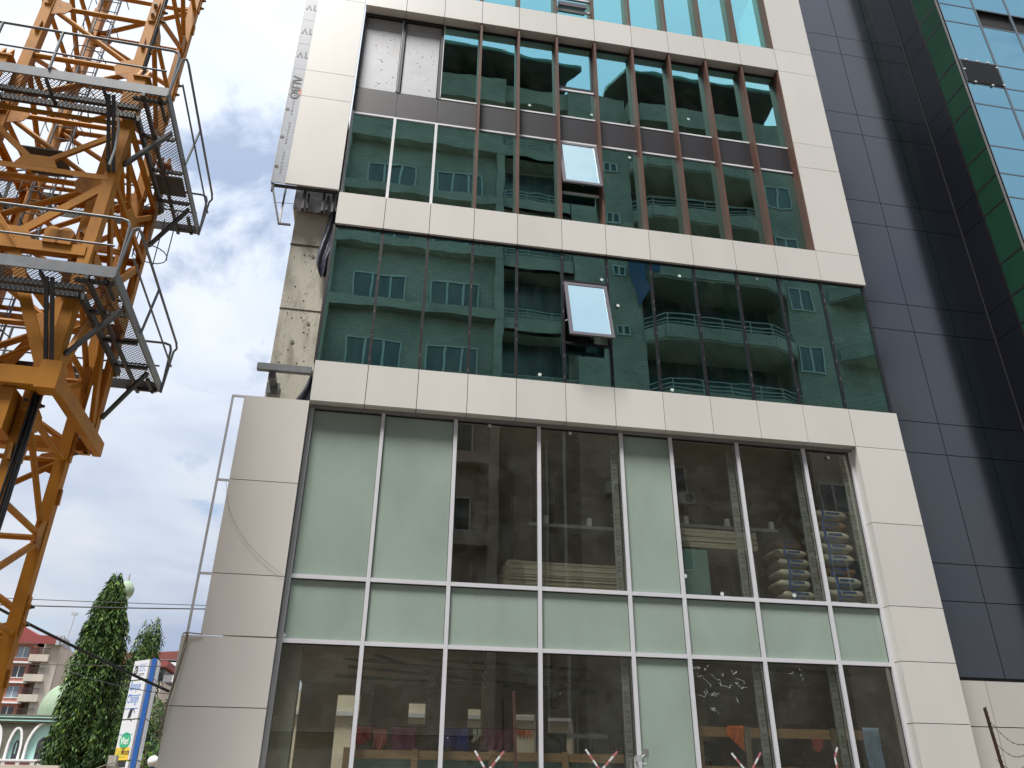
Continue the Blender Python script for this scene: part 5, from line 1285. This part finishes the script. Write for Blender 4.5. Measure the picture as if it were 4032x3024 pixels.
z = fz(385, 1190); plate(.14, 1.0, z-.01, z+.005, 'tblue')
z = fz(360, 1280); m = MB(); c_ = onface(.52, z)
m.prism([c_-ul*(.27*math.cos(2*math.pi*k/28))+Vector((0, 0, .235*math.sin(2*math.pi*k/28))) for k in range(28)], un*0, un*.003); m.build('green_disc', M['sgreen'], pl)
text('lettering', 'Wari', .27, M['twhite'], pl, onface(.80, z-.09)+un*.006, -ul, (0, 0, 1), thick=0, bold=.006, sx=.9)
z0_ = fz(320, 1560)+.02; z1_ = fz(345, 1372); plate(.10, 1.0, z0_, z1_, 'syellow', 'yellow_plate')
zc_ = z0_+(z1_-z0_)*.42; text('lettering', 'Cash', .24, M['tgreen'], pl, onface(.97, zc_)+un*.006, -ul, (0, 0, 1), thick=0, sx=.75)
text('lettering', 'Minute', .24, M['tblack'], pl, onface(.60, zc_)+un*.006, -ul, (0, 0, 1), thick=0, sx=.75, bold=.003)
plate(.3, .9, z0_+.08, z0_+.10, 'tgreen', 'small_print', .005)
text('lettering', 'HORAIRES', .19, M['twhite'], pl, onface(.90, zz[3]-.32), -ul, (0, 0, 1), thick=0, sx=.8, bold=.003)
m = MB(); m.box(bx-.6, bx+.4, YG-.2, YG+.8, 0, .12); m.build('footing', M['paving'], SG)
# globe street lamp
g = at(331, 1645, 16); t = thing('globe_lamp', 'white globe lamp on a thin blue pole beside the cream column', 'lamp', (g.x, 16, 0))
m = MB(); m.lathe((g.x, 16, g.z-.17), [(.17*math.sin(math.pi*k/12)+.001, .17-.17*math.cos(math.pi*k/12)) for k in range(13)], 20); m.build('globe', M['white'], t, smooth=60)
m = MB(); m.tube((g.x, 16, 0), (g.x, 16, g.z-.16), .035, 10); m.lathe((g.x, 16, g.z-.22), [(.07, 0), (.1, .06)], 12); m.build('pole', M['blue'], t, smooth=50)
# concrete post with rope, bottom left
g = at(245, 1638, 9); m = MB(); m.box(g.x-.09, g.x+.09, 8.9, 9.1, 0, g.z+.06); tag(base(m.build('fence_post', M['conc_pale'])), 'short weathered concrete post left of the sign foot', 'post')
m = MB(); pts = [at(200, 1663, 8.9), at(230, 1652, 8.88), at(245, 1647, 8.86), at(252, 1652, 8.88), at(256, 1662, 8.9), at(250, 1670, 8.9)]; m.path(pts, .012, 6)
tag(base(m.build('rope', M['rope'])), 'rope tied round the short concrete post', 'rope')
m = MB(); a = at(-60, 1640, 20); b = at(90, 1668, 20); m.box(a.x-10, b.x+.5, 20, 20.25, 0, a.z-.15); tag(base(m.build('boundary_wall', M['pinkcream'])), 'low cream boundary wall in front of the mosque', 'wall')
# overhead wires
def wire(label, p, q, sag, r):
    pts = [p.lerp(q, k/24)+Vector((0, 0, -4*sag*(k/24)*(1-k/24))) for k in range(25)]
    m = MB(); m.path(pts, r, 6); return tag(base(m.build('overhead_wire', M['wire'], smooth=80)), label, 'wire', 'overhead wires')
wire('upper thin wire crossing the sky behind the crane', at(-400, 1272, 3.0), at(560, 1311, 3.0), .03, .007)
wire('lower of the two level wires crossing the sky above the trees', at(-400, 1290, 3.2), at(560, 1316, 3.2), .05, .012)
wire('thick black cable sloping down to the left cream column', at(-260, 1175, -1.2), at(366, 1494, -.02), .05, .022)
wire('thin level wire in front of the pink building and the sign', at(-300, 1425, 4.0), at(420, 1440, 4.0), .02, .007)
wire('thin wire below the thick cable near the sign', at(150, 1450, 3.0), at(372, 1500, .6), .05, .007)

NW = thing('neighbour_wall', 'pale wall with a ledge seen through the rear openings of the ground floor', 'wall', (-1, 13, 0))
m = MB(); m.box(-7, 9, 13, 13.3, 0, 4.6); m.build('wall', M['opp_plain'], NW)
m = MB(); m.box(-7, 9, 12.85, 13, 3.9, 4.02); m.box(-2.6, -1.6, 12.95, 13, 2.6, 3.6); m.build('ledge', M['greyband'], NW)
